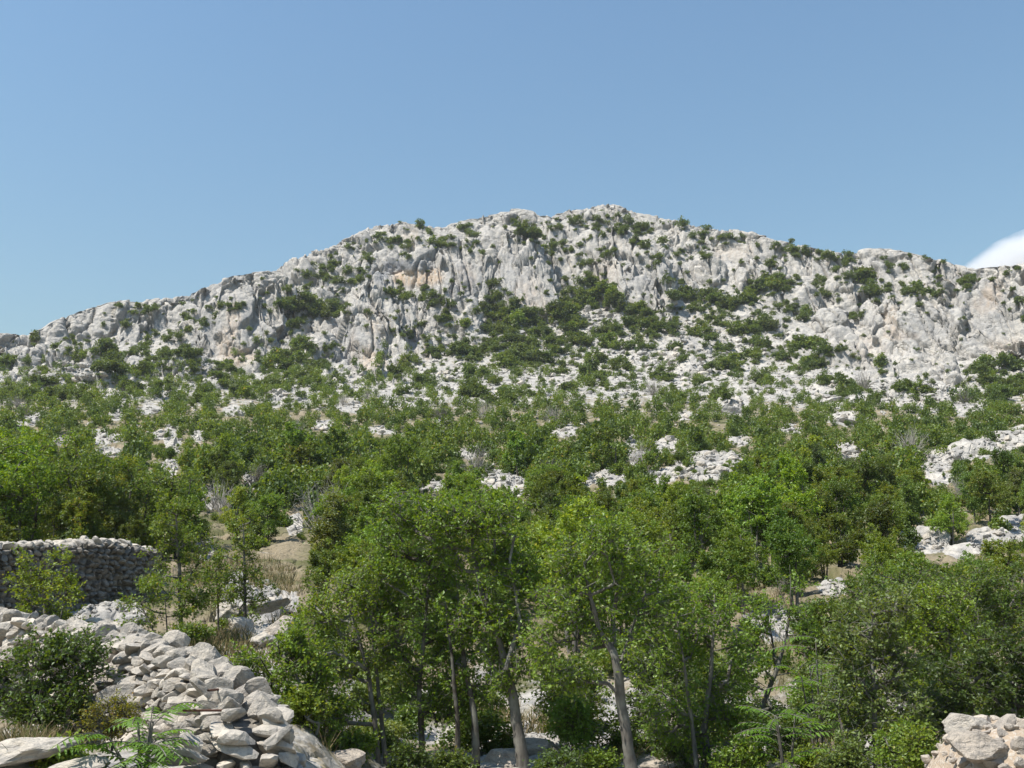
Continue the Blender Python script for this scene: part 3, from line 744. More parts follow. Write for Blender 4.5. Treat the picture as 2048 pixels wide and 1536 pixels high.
def proto_twigs(seed, n=42):
    """a leafless grey shrub of unit radius"""
    r = np.random.default_rng(seed); A_, B_, R_ = [], [], []
    for k in range(n):
        a = r.uniform(0, 6.28); el = r.uniform(.35, 1.4); d = np.array([math.cos(a) * math.cos(el), math.sin(a) * math.cos(el), math.sin(el)])
        p = np.zeros(3); rad = .02
        for j in range(5):
            q_ = p + d * r.uniform(.16, .26); A_.append(p); B_.append(q_); R_.append(rad)
            for s_ in range(2):
                if j > 0: A_.append(q_); B_.append(q_ + (d + r.normal(size=3) * .7) * .16); R_.append(rad * .5)
            p = q_; rad *= .78; d = d + r.normal(size=3) * .22; d /= np.linalg.norm(d)
    a = Acc(); R_ = np.array(R_); a.add(*frusta(np.array(A_), np.array(B_), R_, R_ * .75, 3)); return a

# ------------------------------------------------------------------ stones
import bmesh
def ico(sub):
    bm = bmesh.new(); bmesh.ops.create_icosphere(bm, subdivisions=sub, radius=1.0)
    V = np.array([v.co[:] for v in bm.verts]); T = np.array([[v.index for v in f.verts] for f in bm.faces]); bm.free(); return V, T
ICO = {k: ico(k) for k in (1, 2, 3, 4)}
def rock(seed, sub=3, cuts=11, rough=.10, box=.0):
    """a broken block: sphere cut by planes, then weathered"""
    r = np.random.default_rng(seed); V, T = ICO[sub]; V = V.copy()
    if box: V = np.sign(V) * np.abs(V) ** (1 - box)
    for k in range(cuts):
        n_ = r.normal(size=3); n_ /= np.linalg.norm(n_); d = r.uniform(.42, .80)
        h = V @ n_ - d; V -= np.where(h > 0, h, 0)[:, None] * n_ * .95
    nn = V / (np.linalg.norm(V, axis=1, keepdims=True) + 1e-9)
    if sub >= 2: V += nn * (rough * fbm(V * 2.3 + seed, 3, seed))[:, None]
    return V, T
ROCKS = [rock(300 + k, 3, 13, .09, .12) for k in range(16)]
ROCKS_LO = [rock(400 + k, 2, 11, .07, .1) for k in range(16)]
ROCKS_XS = [rock(500 + k, 1, 6, 0, .1) for k in range(12)]
ROCK_ME = [new_mesh('stone', V, None, T, False) for V, T in ROCKS]
ROCK_HI = [new_mesh('boulder', *(lambda vt: (vt[0], None, vt[1], False))(rock(700 + k, 4, 14, .16, .15))) for k in range(8)]
# ------------------------------------------------------------------ bushes on the crags (u, v, radius in photograph pixels)
CRAG = [(67,672,11),(118,690,16),(164,711,18),(208,694,22),(248,646,9),(207,651,7),(236,612,7),(275,610,8),(308,665,8),(289,667,6),(280,697,12),(294,619,9),(366,610,8),(376,636,10),(448,608,14),(407,646,10),(355,667,10),(335,704,16),(307,715,14),(383,704,18),(359,704,10),(222,728,24),(245,735,16),(290,735,20),(85,755,22),(113,786,20),(17,718,18),(20,786,20),(379,733,12),(455,731,20),(437,752,22),(482,779,25),(560,721,30),(523,728,15),(608,684,22),(581,707,20),(581,605,22),(625,543,22),(615,605,30),(636,618,25),(663,612,22),(581,578,14),(595,640,16),(150,760,16),(60,790,20),(330,770,20),(270,770,18),(170,790,20),(400,790,20),(540,760,22),(590,745,20),(620,760,22),(640,725,18),(650,700,10),(655,770,18),
(754,470,9),(787,479,14),(814,486,16),(838,448,12),(800,443,4),(872,486,18),(896,472,14),(923,452,10),(944,465,14),(732,513,10),(694,489,9),(674,558,14),(698,537,12),(660,534,9),(722,558,9),(817,513,7),(937,500,7),(968,503,8),(790,578,18),(814,592,16),(852,592,16),(876,602,16),(896,606,13),(684,623,20),(664,619,18),(882,633,9),(920,647,18),(807,667,16),(838,650,9),(821,715,20),(797,732,18),(930,694,22),(910,701,16),(869,701,16),(958,694,16),(978,688,18),(988,565,12),(992,592,12),(964,616,20),(992,626,22),(1026,619,24),(1053,633,24),(1012,650,22),(1070,619,14),(1081,660,22),(1022,674,24),(1043,708,32),(1012,718,24),(1077,708,24),(980,655,16),(1000,690,18),(1060,680,20),
(1053,459,22),(1040,452,14),(1074,465,12),(1026,441,6),(1098,493,16),(1111,455,16),(1146,441,14),(1159,441,10),(1142,496,9),(1159,489,8),(1118,517,9),(1169,527,16),(1173,558,20),(1193,438,12),(1210,445,12),(1200,472,9),(1214,503,11),(1197,520,7),(1248,530,7),(1258,440,12),(1286,452,11),(1245,462,9),(1272,479,9),(1289,486,13),(1325,479,11),(1310,513,14),(1337,558,11),(1176,585,26),(1210,585,28),(1231,602,24),(1135,582,18),(1128,612,26),(1163,602,28),(1121,633,22),(1279,619,22),(1265,640,18),(1214,653,22),(1217,681,24),(1238,725,20),(1190,711,22),(1183,742,26),(1197,759,20),(1156,674,24),(1139,653,18),(1299,647,20),(1330,650,22),(1275,684,20),(1320,746,20),(1118,739,14),(951,742,22),(940,776,26),(1005,793,26),(845,759,22),(807,780,16),(992,759,12),(1057,783,12),(1150,640,20),(1105,680,20),(1120,700,18),(1140,770,18),
(1368,444,12),(1415,453,9),(1396,468,14),(1450,472,14),(1485,475,6),(1377,492,6),(1408,509,9),(1355,506,9),(1515,489,6),(1553,490,9),(1587,497,14),(1611,501,9),(1582,484,7),(1638,504,7),(1662,509,12),(1693,506,11),(1690,526,10),(1539,526,9),(1669,537,8),(1779,530,9),(1809,537,6),(1854,513,8),(1820,511,6),(1885,526,6),(1871,538,6),(1727,550,20),(1738,578,20),(1697,550,12),(1936,557,14),(1932,574,10),(1946,547,8),(2011,543,8),(2035,533,7),(1830,581,20),(1854,585,14),(1881,585,14),(1809,578,10),(1533,567,24),(1553,554,14),(1512,574,16),(1580,560,12),(1638,560,14),(1574,574,12),(1365,588,24),(1416,591,20),(1457,602,22),(1498,591,20),(1386,612,18),(1440,632,10),(1652,588,11),(1556,612,10),(1597,619,18),(1604,632,14),(1755,603,7),(1710,632,11),(1719,608,6),(1529,643,22),(1498,653,20),(1464,656,16),(1403,656,20),(1522,680,20),(1498,708,22),(1454,694,16),(1423,673,14),(1601,687,22),(1628,690,26),(1632,718,22),(1574,704,18),(1618,728,18),(1574,738,9),(1683,697,12),(1697,708,9),(1762,723,12),(1970,731,24),(1956,742,20),(2025,721,24),(1980,755,22),(1700,772,22),(1673,762,16),(1727,769,14),(1649,755,14),(1755,793,16),(1813,772,20),(1844,779,18),(1823,793,14),(1529,752,20),(1468,725,24),(1437,725,20),(1762,742,8),(1895,738,6),(1929,636,5),(2014,776,24),(1997,786,20),(2035,766,20),(2042,602,12),(1350,690,16),(1370,715,14),(1400,760,16),(1440,785,20),(1350,790,20)]
BUSH_ME = []
for k in range(12):
    me = proto_bush(60 + k, 1000, .17).mesh('bush'); me.materials.append(LEAF['crag' if k % 3 else 'slope']); BUSH_ME.append(me)
BUSH_V = [(np.array([v.co[:] for v in me.vertices]).reshape(-1, 4, 3)) for me in BUSH_ME]
rb = np.random.default_rng(5)
BUSHES = []                                       # (point, radius, squash, proto, u, v, r)
for u, v, r in CRAG:
    parts = [(0, 0, 1.0)] if r <= 12 else ([(-.38, .1, .72), (.42, -.05, .66)] if r <= 19 else [(-.5, .15, .62), (.05, -.3, .6), (.5, .2, .62)])
    for a, b, f in parts:
        uu, vv, rr_ = u + a * r * 1.15, v + b * r, r * f * rb.uniform(.85, 1.15)
        p = seen_at(uu, vv + rr_ * .75)
        BUSHES.append((p, rr_ * np.linalg.norm(p - [0, 0, EYE]) / F * 1.5, rb.uniform(.75, 1.05), int(rb.integers(12)), uu, vv, rr_))
BUSHES.sort(key=lambda b: -b[6])
LANDMARKS = [('twin summit', 1130, 425), ('ochre stained overhang', 840, 545), ('leaning rock pillar', 735, 640), ('two rounded domes', 465, 655), ('low grey crest', 180, 640), ('green gully', 1175, 560),
 ('ribbed buttress', 1040, 560), ('sloping ribbed face', 1280, 545), ('pale smooth boulder', 1660, 647), ('broad grey wall', 1900, 660), ('whale backed crest', 1760, 520), ('pale scree fan', 1080, 745), ('white smooth dome', 1380, 745),
 ('foot of the pillar', 745, 755), ('streaked triangular crag', 1985, 600), ('small cave', 1755, 700), ('cracked ridge face', 1470, 500), ('knobbly outcrop', 910, 630), ('square boulders', 1640, 780), ('jumbled left outcrop', 110, 720), ('stepped white slabs', 1850, 760)]
ORD = ['first', 'second', 'third', 'fourth', 'fifth', 'sixth', 'seventh', 'eighth', 'ninth', 'tenth', 'eleventh', 'twelfth', 'thirteenth', 'fourteenth', 'fifteenth', 'sixteenth', 'seventeenth', 'eighteenth', 'nineteenth', 'twentieth'] + ['%dth' % k for k in range(21, 90)]
def label_by_landmark(items, marks, noun, fmt):
    """items: (object, u, v, adjective). A label that says what it stands by and which one along the row"""
    b = {}
    for o, u, v, adj in items:
        n_, mu, mv = min(marks, key=lambda m: ((m[1] - u) / 1.0) ** 2 + ((m[2] - v) * 1.5) ** 2)
        rel = 'above' if mv - v > 18 else 'below' if v - mv > 18 else 'beside'
        b.setdefault((adj, n_, rel), []).append((u, o))
    for (adj, n_, rel), l in b.items():
        l.sort(key=lambda t: t[0])
        for k, (u, o) in enumerate(l):
            tail = '' if len(l) == 1 else ', leftmost one' if k == 0 else ', rightmost one' if k == len(l) - 1 else f', {ORD[k]} from left'
            o['label'] = f'{adj} {noun} {fmt} {rel} the {n_}{tail}'
items = []
for p, R, sq, k, u, v, r in BUSHES[:290]:
    o = link('bush', BUSH_ME[k], None, None, p, rb.uniform(0, 6.28), (R, R, R * sq))
    tone = rb.uniform(.72, 1.15); o.color = (tone, tone * rb.uniform(.95, 1.05), tone, 1)
    tag(o, None, 'bush', 'bushes rooted among the crags')
    items.append((o, u, v, ('large' if r > 15 else 'small' if r < 9.5 else 'medium') + (' dark' if tone < .88 else '')))
label_by_landmark(items, LANDMARKS, 'green bush', 'rooted')
# the rest of the crag scrub: bushes past the three hundred largest, and tufts in the cracks
LEFT = [(b[0], b[1], b[2], b[3]) for b in BUSHES[290:]]
for k in range(1700):                                # the scrub feathers out round every thicket
    u, v, r = CRAG[int(rb.integers(len(CRAG)))]
    if r < 9: continue
    d = rb.normal(size=2) * [r * 1.5, r * .9]; u, v = u + d[0], v + d[1]; r = rb.uniform(3.5, 10)
    if v < sky_v(u) + 3: continue
    p = seen_at(u, v + r * .5); LEFT.append((p, r * p[1] / F * 1.3, rb.uniform(.6, 1), int(rb.integers(12))))
n_left = len(LEFT)
while len(LEFT) < n_left + 700:
    u = rb.uniform(-250, 2300); v = rb.uniform(420, 790)
    if v < sky_v(u) + 4 or (rb.uniform() > .45 and v < base_v(u) - 30): continue
    if u < 0 or u > 2048: r = rb.uniform(8, 20)
    else: r = rb.uniform(2.5, 7.5) if v < base_v(u) else rb.uniform(4, 11)
    p = seen_at(u, v + r * .5); LEFT.append((p, r * p[1] / F * 1.35, rb.uniform(.7, 1), int(rb.integers(12))))
a = Acc()
for p, R, sq, k in LEFT:
    L = BUSH_V[k][rb.permutation(len(BUSH_V[k]))[:int(min(900, 150 + 150 * R))]]
    c = L.mean(1, keepdims=True); L = c + (L - c) * (1.35 if R < 2 else 1.1)
    th = rb.uniform(0, 6.28); cs, sn = math.cos(th), math.sin(th)
    L = np.stack([L[..., 0] * cs - L[..., 1] * sn, L[..., 0] * sn + L[..., 1] * cs, L[..., 2] * sq], -1) * R + p
    V = L.reshape(-1, 3); a.add(V, np.arange(len(V)).reshape(-1, 4))
tag(link('crag_undergrowth', a.mesh('crag_undergrowth'), LEAF['crag']), kind='stuff')

# ------------------------------------------------------------------ trees and shrubs of the slope
PATCH_A = np.array(PATCH, float)
NEARP = []; FARP = []
for k in range(7):
    tk, cr = proto_tree(80 + k, 7000, .030, slender=k in (2, 5))
    m1 = tk.mesh('trunk', True); m1.materials.append(BARK_DARK if k % 2 else BARK_GREY); m2 = cr.mesh('crown'); m2.materials.append(LEAF[('maple', 'slope', 'grey', 'slope', 'maple', 'slope', 'olive')[k]]); NEARP.append((m1, m2))
for k in range(8):
    tk, cr = proto_tree(120 + k, 2300, .055, slender=k == 3)
    m1 = tk.mesh('trunk', True); m1.materials.append(BARK_DARK); m2 = cr.mesh('crown'); m2.materials.append(LEAF['slope' if k % 3 else 'maple']); FARP.append((m1, m2))
SHRUB_ME = []
for k in range(8):
    me = proto_bush(160 + k, 2600, .095).mesh('shrub'); me.materials.append(LEAF[('slope', 'dark', 'slope', 'grey')[k % 4]]); SHRUB_ME.append(me)
rt = np.random.default_rng(17)
# clear ground by the walls and under the photograph's own foreground trees
_pp = np.array([(a, b) for a, b in ((0, 0), (-.6, 0), (.6, 0), (0, -.6), (0, .6), (-.4, -.4), (.4, -.4), (-.4, .4), (.4, .4))])
PPU = PATCH_A[:, None, 0] + _pp[None, :, 0] * PATCH_A[:, None, 2]; PPV = PATCH_A[:, None, 1] + _pp[None, :, 1] * PATCH_A[:, None, 3]
def covered(u, vb, h, wd):
    """largest share of any bare patch that the plant's outline would hide"""
    return ((((PPU - u) / (wd * .5)) ** 2 + ((PPV - (vb - h * .52)) / (h * .56)) ** 2) < 1).mean(1).max()
GAP = lambda u, v: float(perlin(np.array([[u / 75, v / 38, 3.3]]), 31)[0])
cand = []
y = 21.0
while y < 262:
    sp = 1.38 + .0088 * y
    x0 = -.62 * y; n_ = int(1.24 * y / sp)
    for k in range(n_):
        xx = x0 + (k + rt.uniform(0, 1)) * sp; yy = y + rt.uniform(-.5, .5) * sp
        u = 1024 + F * xx / (yy * 1.02); v = V_OF_Y(yy, u); u = 1024 + F * xx / (yy * (CP + float(tan_of(v)) * SP))
        cand.append((u, v, yy))
    y += sp * .95
trees, shrubs, rest = [], [], []
yy = 16.8
while yy < 23.5:                                     # low growth among and behind the front trunks
    for k in range(int(1.0 * yy)):
        u = rt.uniform(600, 2100); v = V_OF_Y(yy, u)
        if rt.uniform() < .30 or ((u - 1060) / 70) ** 2 < 1 or GAP(u * .8, 900 + yy * 40) > .25: continue
        shrubs.append((ground_at(u, v)[0], rt.uniform(.5, 1.25), u, v, yy))
    yy += 1.1
for u, v, yy in cand:
    if v > 1168 and u < 625: continue
    if v > 1095 and 385 < u < 640: continue
    if yy < 24 and u < 1750: continue
    if rt.uniform() > float(np.interp(v + 120 * GAP(u, v), [640, 690, 740, 790, 850, 930, 1100], [.30, .46, .62, .78, .90, .92, .93])) - (.34 * float(smooth(680, 720, v) * smooth(840, 770, v + 60 * GAP(u * 1.3, v))) if 760 < u < 1900 else 0): continue
    if v < base_v(u) + (8 if u > 900 else -48) or (v < 830 and GAP(u * 1.7, v * 1.7) > .30): continue
    H = rt.choice([1.5, 2.0, 2.6, 3.3], p=[.25, .3, .3, .15]) * rt.uniform(.9, 1.12) * (1.0 if yy < 45 else 1.08) if yy < 110 else rt.choice([1.2, 1.7, 2.3, 3.0]) * rt.uniform(.9, 1.12)
    if u < 330 and yy < 50: H *= 1.25
    if 1560 < u and yy < 45: H *= .85
    if 560 < u < 1100 and yy < 34: H *= .85
    ok = None
    for f in (1, .72, .5, .32, .2):
        h = H * f * F / yy; wd = h * (.72 if f > .6 else 1.5)
        if covered(u, v, h, wd) <= .12: ok = f; break
    if ok is None: continue
    g = ground_at(u, v)[0] if v > base_v(u) + 25 else seen_at(u, v)
    (trees if ok > .6 else shrubs).append((g, H * ok, u, v, yy))
trees.sort(key=lambda t: t[4]); shrubs.sort(key=lambda t: t[4])
MARKS2 = [('dark field wall', 160, 1050), ('diagonal white slab', 1940, 900), ('pale slab pair', 1900, 1080), ('white rock steps', 1420, 925), ('pale ledges', 1000, 955), ('flat pale outcrop', 860, 965), ('white boulder streak', 200, 880), ('standing white rock', 345, 880),
 ('small white outcrop', 420, 1000), ('upright pale stone', 590, 1050), ('pale scree fan', 1080, 800), ('white smooth dome', 1380, 790), ('round topped boulder', 1462, 815), ('whale backed boulder', 1693, 840), ('narrow rock rib', 1275, 900), ('lone pale block', 1700, 900), ('stony gap', 640, 850),
 ('tall dense front tree', 910, 1080), ('forked grey trunk', 1220, 1130), ('thorny grey thicket', 1480, 985), ('rock at the path', 1665, 1180), ('white stone patch', 60, 835), ('lowest scree tongue', 500, 830), ('cliff foot slabs', 1760, 815)]
seen_key = lambda t: -(t[1] / t[4])
trees.sort(key=seen_key); shrubs.sort(key=seen_key)
print('TREES', len(trees), 'SHRUBS', len(shrubs), 'BUSHES', len(BUSHES))
items = []
inframe = lambda t: -60 < t[2] < 2108
tin = [t for t in trees if inframe(t)][:265]; tid = set(map(id, tin))
for t in tin:
    g, H, u, v, yy = t
    pr = NEARP[int(rt.integers(7))] if yy < 75 else FARP[int(rt.integers(8))]
    o = empty('tree', g - np.array([0, 0, .04]), rt.uniform(0, 6.28), (H * rt.uniform(.9, 1.15),) * 2 + (H,))
    link('trunk', pr[0], None, o); c = link('crown', pr[1], None, o)
    tone = rt.choice([.62, .82, 1.0, 1.18]) * rt.uniform(.92, 1.08); c.color = (tone * rt.uniform(.82, 1.16), tone, tone * rt.uniform(.8, 1.25), 1)
    tag(o, None, 'tree', 'trees scattered over the slope')
    items.append((o, u, v - .5 * H * F / yy, ('tall' if H > 2.9 else 'low' if H < 2.3 else 'mid-sized') + (' dark' if tone < .88 else ' fresh' if tone > 1.06 else '')))
label_by_landmark(items, MARKS2, 'green tree', 'standing')
items = []
sin_ = [t for t in shrubs if inframe(t)][:250]; tid |= set(map(id, sin_))
for t in sin_:
    g, H, u, v, yy = t
    R = H * .62
    o = link('shrub', SHRUB_ME[int(rt.integers(8))], None, None, g - np.array([0, 0, .05]), rt.uniform(0, 6.28), (R, R, R * rt.uniform(.7, 1.1)))
    tone = rt.uniform(.72, 1.2); o.color = (tone * rt.uniform(.9, 1.1), tone, tone, 1)
    tag(o, None, 'shrub', 'low shrubs around the bare rock')
    items.append((o, u, v - .4 * H * F / yy, ('large' if H * F / yy > 60 else 'small' if H * F / yy < 28 else 'medium') + (' dark' if tone < .88 else '')))
label_by_landmark(items, MARKS2, 'leafy shrub', 'growing')
# everything beyond the largest: one mass of scrub
a = Acc(); b = Acc(); pool = [t for t in trees + shrubs if id(t) not in tid]
for g, H, u, v, yy in pool:
    k = int(rt.integers(12)); R = H * .5
    L = BUSH_V[k][rt.permutation(len(BUSH_V[k]))[:int(np.clip(52000 / yy, 260, 1000) * (1 if inframe((0, 0, u)) else .5))]]
    c = L.mean(1, keepdims=True); L = c + (L - c) * 1.05
    th = rt.uniform(0, 6.28); cs, sn = math.cos(th), math.sin(th); sq = rt.uniform(.95, 1.5)
    L = np.stack([L[..., 0] * cs - L[..., 1] * sn, L[..., 0] * sn + L[..., 1] * cs, L[..., 2] * sq], -1) * R + g
    V = L.reshape(-1, 3); (a if rt.uniform() < .6 else b).add(V, np.arange(len(V)).reshape(-1, 4))
tag(link('scrub', a.mesh('scrub'), LEAF['slope']), kind='stuff')
tag(link('undergrowth', b.mesh('undergrowth'), LEAF['dark']), kind='stuff')
print('POOL', len(pool))
# leafless grey shrubs
TW = [proto_twigs(200 + k) for k in range(3)]; TWM = []
for k, t in enumerate(TW):
    me = t.mesh('bare_shrub'); me.materials.append(BARK_DEAD if k != 1 else BARK_GREY); TWM.append(me)
for i, (u, v, r, lab) in enumerate([(1480, 1005, 46, 'thorny grey leafless thicket above the middle of the green slope'), (1545, 985, 30, 'smaller grey leafless shrub beside the thorny thicket'), (2015, 905, 40, 'grey leafless shrub on the diagonal white slab'), (1575, 1150, 34, 'grey bare shrub at the top of the forked dark trunk'),
      (410, 1075, 30, 'grey bare shrub beside the upright pale stone'), (655, 960, 26, 'grey bare shrub in the gap under the stony clearing'), (110, 1040, 34, 'white dead shrub among trees over the dark field wall'), (885, 815, 26, 'white twiggy shrub at the foot of the scree'), (1690, 1080, 30, 'grey round bare shrub left of the pale slab pair'), (1160, 1500, 0, '')]):
    if r == 0: continue
    yy = float(depth_of(v + r * .8, u)) * .97; g = ground_at(u, V_OF_Y(yy, u))[0]; R = r * yy / F
    tag(link('bare_shrub', TWM[i % 3], None, None, g, i * 1.3, (R, R, R * 1.05)), lab, 'bare shrub', 'grey leafless shrubs on the slope')

items = []
for k in range(26):
    u, v = rt.uniform(20, 2030), rt.uniform(770, 1120); yy = float(depth_of(v, u)); g = ground_at(u, v)[0]; R = rt.uniform(.6, 1.3) * (1 + yy / 160)
    o = link('bare_shrub', TWM[int(rt.integers(3))], None, None, g, rt.uniform(0, 6), (R, R, R * rt.uniform(1.0, 1.5)))
    tag(o, None, 'bare shrub', 'grey leafless shrubs on the slope'); items.append((o, u, v - R * F / yy, 'tall' if R > 1.5 else 'low'))
label_by_landmark(items, MARKS2, 'grey bare shrub', 'standing')
# ------------------------------------------------------------------ foreground trees
photo_tree('tree', 'tall dense front tree with thick grey trunk and deep shade under its crown', 15.0,
  [[(1050, 1570, .10), (1036, 1450, .095), (1024, 1385, .09), (1000, 1290, .06), (960, 1170, .045), (940, 1060, .02)], [(1012, 1340, .05), (1040, 1240, .035), (1020, 1120, .02)]],
  [(950, 1085, 80, 62), (1000, 1160, 66, 80), (880, 1050, 68, 50), (960, 1030, 70, 36), (1010, 1280, 52, 78), (960, 1250, 60, 60), (1030, 1120, 34, 60), (820, 1020, 44, 40), (1022, 1340, 30, 34)], 'maple', 15000, .066, BARK_GREY, 'front row trees', 11, .19, (.95, 1, .9), twig=.0065)
photo_tree('tree', 'bushy front tree of several dark stems, just left of the thick grey trunk', 15.6,
  [[(850, 1570, .065), (843, 1470, .055), (838, 1380, .05), (850, 1250, .03), (860, 1120, .018)], [(952, 1570, .07), (948, 1430, .06), (930, 1330, .045), (915, 1180, .02)], [(912, 1570, .05), (916, 1450, .045), (905, 1330, .03), (890, 1200, .015)], [(965, 1400, .03), (985, 1330, .02), (1000, 1290, .012)]],
  [(840, 1140, 76, 70), (820, 1250, 70, 76), (900, 1220, 80, 80), (785, 1070, 34, 46), (890, 1350, 66, 60), (835, 1360, 56, 54), (950, 1340, 60, 50), (790, 1180, 44, 50), (890, 1410, 50, 36), (980, 1380, 34, 30)], 'maple', 15000, .066, BARK_DARK, 'front row trees', 12, .19, (.80, .88, .8))
photo_tree('tree', 'open front tree on a bending grey trunk that forks above a sawn stub', 14.0,
  [[(1268, 1575, .105), (1258, 1500, .095), (1243, 1410, .085), (1238, 1360, .08), (1232, 1312, .07), (1216, 1288, .06), (1196, 1255, .042), (1182, 1200, .03), (1170, 1130, .015)],
   [(1228, 1300, .055), (1226, 1240, .04), (1238, 1150, .028), (1252, 1090, .014)], [(1214, 1290, .04), (1185, 1298, .025), (1150, 1275, .014), (1130, 1230, .01)], [(1242, 1392, .04), (1226, 1376, .032), (1216, 1366, .028)], [(1240, 1330, .03), (1262, 1260, .022), (1290, 1190, .013)]],
  [(1175, 1190, 66, 56), (1275, 1140, 62, 60), (1118, 1225, 50, 50), (1225, 1090, 52, 42), (1135, 1330, 54, 46), (1320, 1215, 46, 56), (1150, 1120, 46, 44), (1200, 1250, 30, 30), (1290, 1300, 44, 40), (1090, 1290, 34, 36)], 'maple', 9500, .068, BARK_GREY, 'front row trees', 13, .17, (.98, 1, 1.1))
photo_tree('tree', 'yellow-green tree on two thin leaning stems beside the end of the rubble wall', 15.4,
  [[(760, 1575, .05), (750, 1450, .047), (738, 1350, .04), (716, 1270, .028), (690, 1190, .014)], [(778, 1575, .045), (764, 1450, .04), (752, 1340, .034), (742, 1230, .015)]],
  [(690, 1205, 66, 58), (645, 1275, 60, 50), (745, 1175, 48, 52), (722, 1310, 60, 52), (640, 1360, 52, 44), (690, 1420, 40, 40), (780, 1290, 40, 46), (610, 1235, 28, 28)], 'olive', 10500, .064, BARK_GREY, 'front row trees', 14, .18, (.92, .98, .95))
photo_tree('tree', 'low branchy tree leaning over the broken end of the rubble wall', 14.2,
  [[(640, 1560, .05), (622, 1460, .042), (606, 1390, .032), (585, 1330, .015)], [(650, 1380, .022), (600, 1392, .02), (545, 1400, .014), (510, 1402, .008)]],
  [(560, 1325, 56, 40), (515, 1365, 36, 28), (595, 1385, 44, 38), (590, 1290, 40, 32), (640, 1470, 44, 44), (620, 1340, 40, 36), (500, 1320, 26, 24)], 'olive', 6200, .064, BARK_DARK, 'front row trees', 15, .16, (.88, 1, .9))
photo_tree('tree', 'leafy front tree with a pale double stem, right of the forked grey trunk', 15.2,
  [[(1420, 1575, .055), (1410, 1450, .05), (1422, 1345, .04), (1428, 1250, .022), (1430, 1190, .01)], [(1398, 1575, .04), (1384, 1450, .035), (1370, 1340, .025), (1352, 1230, .012)]],
  [(1395, 1225, 70, 50), (1445, 1300, 58, 52), (1345, 1290, 50, 52), (1385, 1385, 60, 54), (1455, 1390, 46, 54), (1335, 1185, 40, 34), (1440, 1480, 50, 44), (1330, 1420, 50, 50), (1370, 1490, 40, 40)], 'maple', 11500, .066, BARK_GREY, 'front row trees', 16, .18, (.95, 1.02, .9))
photo_tree('tree', 'dark shaded young tree between the forked trunk and the pale double stem', 16.6,
  [[(1318, 1560, .04), (1310, 1440, .035), (1305, 1340, .025), (1300, 1260, .012)]],
  [(1300, 1290, 44, 50), (1320, 1380, 54, 56), (1290, 1460, 50, 50), (1340, 1480, 40, 40)], 'dark', 6500, .066, BARK_DARK, 'front row trees', 17, .18, .95)
photo_tree('tree', 'sparse young tree right behind the thick grey trunk, on a dark thin stem', 16.4,
  [[(1182, 1560, .04), (1170, 1470, .035), (1150, 1400, .025), (1135, 1320, .012)]],
  [(1130, 1400, 50, 46), (1180, 1440, 50, 44), (1110, 1330, 40, 40), (1200, 1500, 46, 36), (1160, 1370, 40, 40)], 'maple', 5600, .066, BARK_DARK, 'front row trees', 18, .18, .85)
photo_tree('tree', 'thinly leaved tree with a dark bare trunk forking in the upper half', 17.2,
  [[(1500, 1520, .06), (1522, 1420, .055), (1550, 1350, .045), (1570, 1290, .03), (1582, 1210, .016), (1580, 1130, .006)], [(1552, 1348, .03), (1545, 1280, .022), (1530, 1215, .012)], [(1578, 1230, .012), (1560, 1180, .008), (1550, 1150, .005)]],
  [(1520, 1225, 40, 34), (1605, 1250, 36, 36), (1575, 1320, 46, 28), (1495, 1340, 50, 46), (1540, 1440, 56, 44), (1490, 1270, 34, 30), (1470, 1440, 40, 50), (1582, 1160, 30, 24)], 'maple', 5600, .066, BARK_DARK, 'front row trees', 19, .17, (.95, 1, .9))
photo_tree('tree', 'grey-green front tree with straight slim stem left of the dark bush bank', 14.0,
  [[(1756, 1580, .05), (1749, 1450, .045), (1746, 1350, .036), (1740, 1270, .018)], [(1700, 1580, .035), (1690, 1480, .03), (1672, 1400, .016)]],
  [(1730, 1265, 60, 48), (1785, 1235, 48, 40), (1760, 1345, 60, 50), (1700, 1390, 50, 50), (1800, 1410, 50, 46), (1735, 1470, 52, 46), (1680, 1300, 36, 36), (1800, 1320, 40, 36)], 'grey', 9500, .068, BARK_GREY, 'front row trees', 20, .18, 1.0)
photo_tree('tree', 'bright yellow-green tree on the bank behind the stone heap', 16.4,
  [[(1925, 1560, .05), (1915, 1440, .045), (1905, 1330, .03), (1895, 1250, .014)]],
  [(1885, 1215, 60, 44), (1930, 1290, 60, 46), (1840, 1260, 36, 40), (1960, 1340, 44, 40), (1880, 1330, 40, 36)], 'olive', 7200, .066, BARK_DARK, 'front row trees', 21, .18, (.95, 1.02, .8))
photo_tree('tree', 'wide spreading tree with long grey limbs over the bank, rearmost of that corner', 20.0,
  [[(1990, 1500, .11), (1975, 1380, .095), (1940, 1280, .07), (1890, 1210, .045), (1830, 1170, .025), (1760, 1150, .012)], [(1960, 1320, .06), (2010, 1240, .045), (2035, 1180, .02)], [(1920, 1240, .04), (1930, 1190, .025), (1955, 1150, .012)]],
  [(1790, 1168, 86, 32), (1900, 1176, 86, 36), (2000, 1180, 70, 52), (2050, 1270, 50, 76), (1710, 1200, 44, 30), (1960, 1240, 60, 44), (2080, 1180, 50, 50), (1850, 1220, 50, 30)], 'slope', 12500, .075, BARK_GREY, 'front row trees', 22, .22, (.92, .98, 1.0))
photo_tree('bush', 'dark broad bush bank right behind the heap of tan stones', 14.6,
  [[(1950, 1540, .05), (1945, 1450, .04), (1940, 1370, .02)], [(2030, 1540, .05), (2030, 1440, .03), (2035, 1370, .015)]],
  [(1940, 1370, 76, 52), (2025, 1380, 60, 60), (1875, 1400, 44, 40), (1985, 1300, 60, 36), (2080, 1360, 60, 60), (1900, 1440, 50, 30), (1850, 1460, 36, 34)], 'dark', 11500, .066, BARK_DARK, None, 23, .18, .85, cat='bush', crown='foliage', trunk='stems')
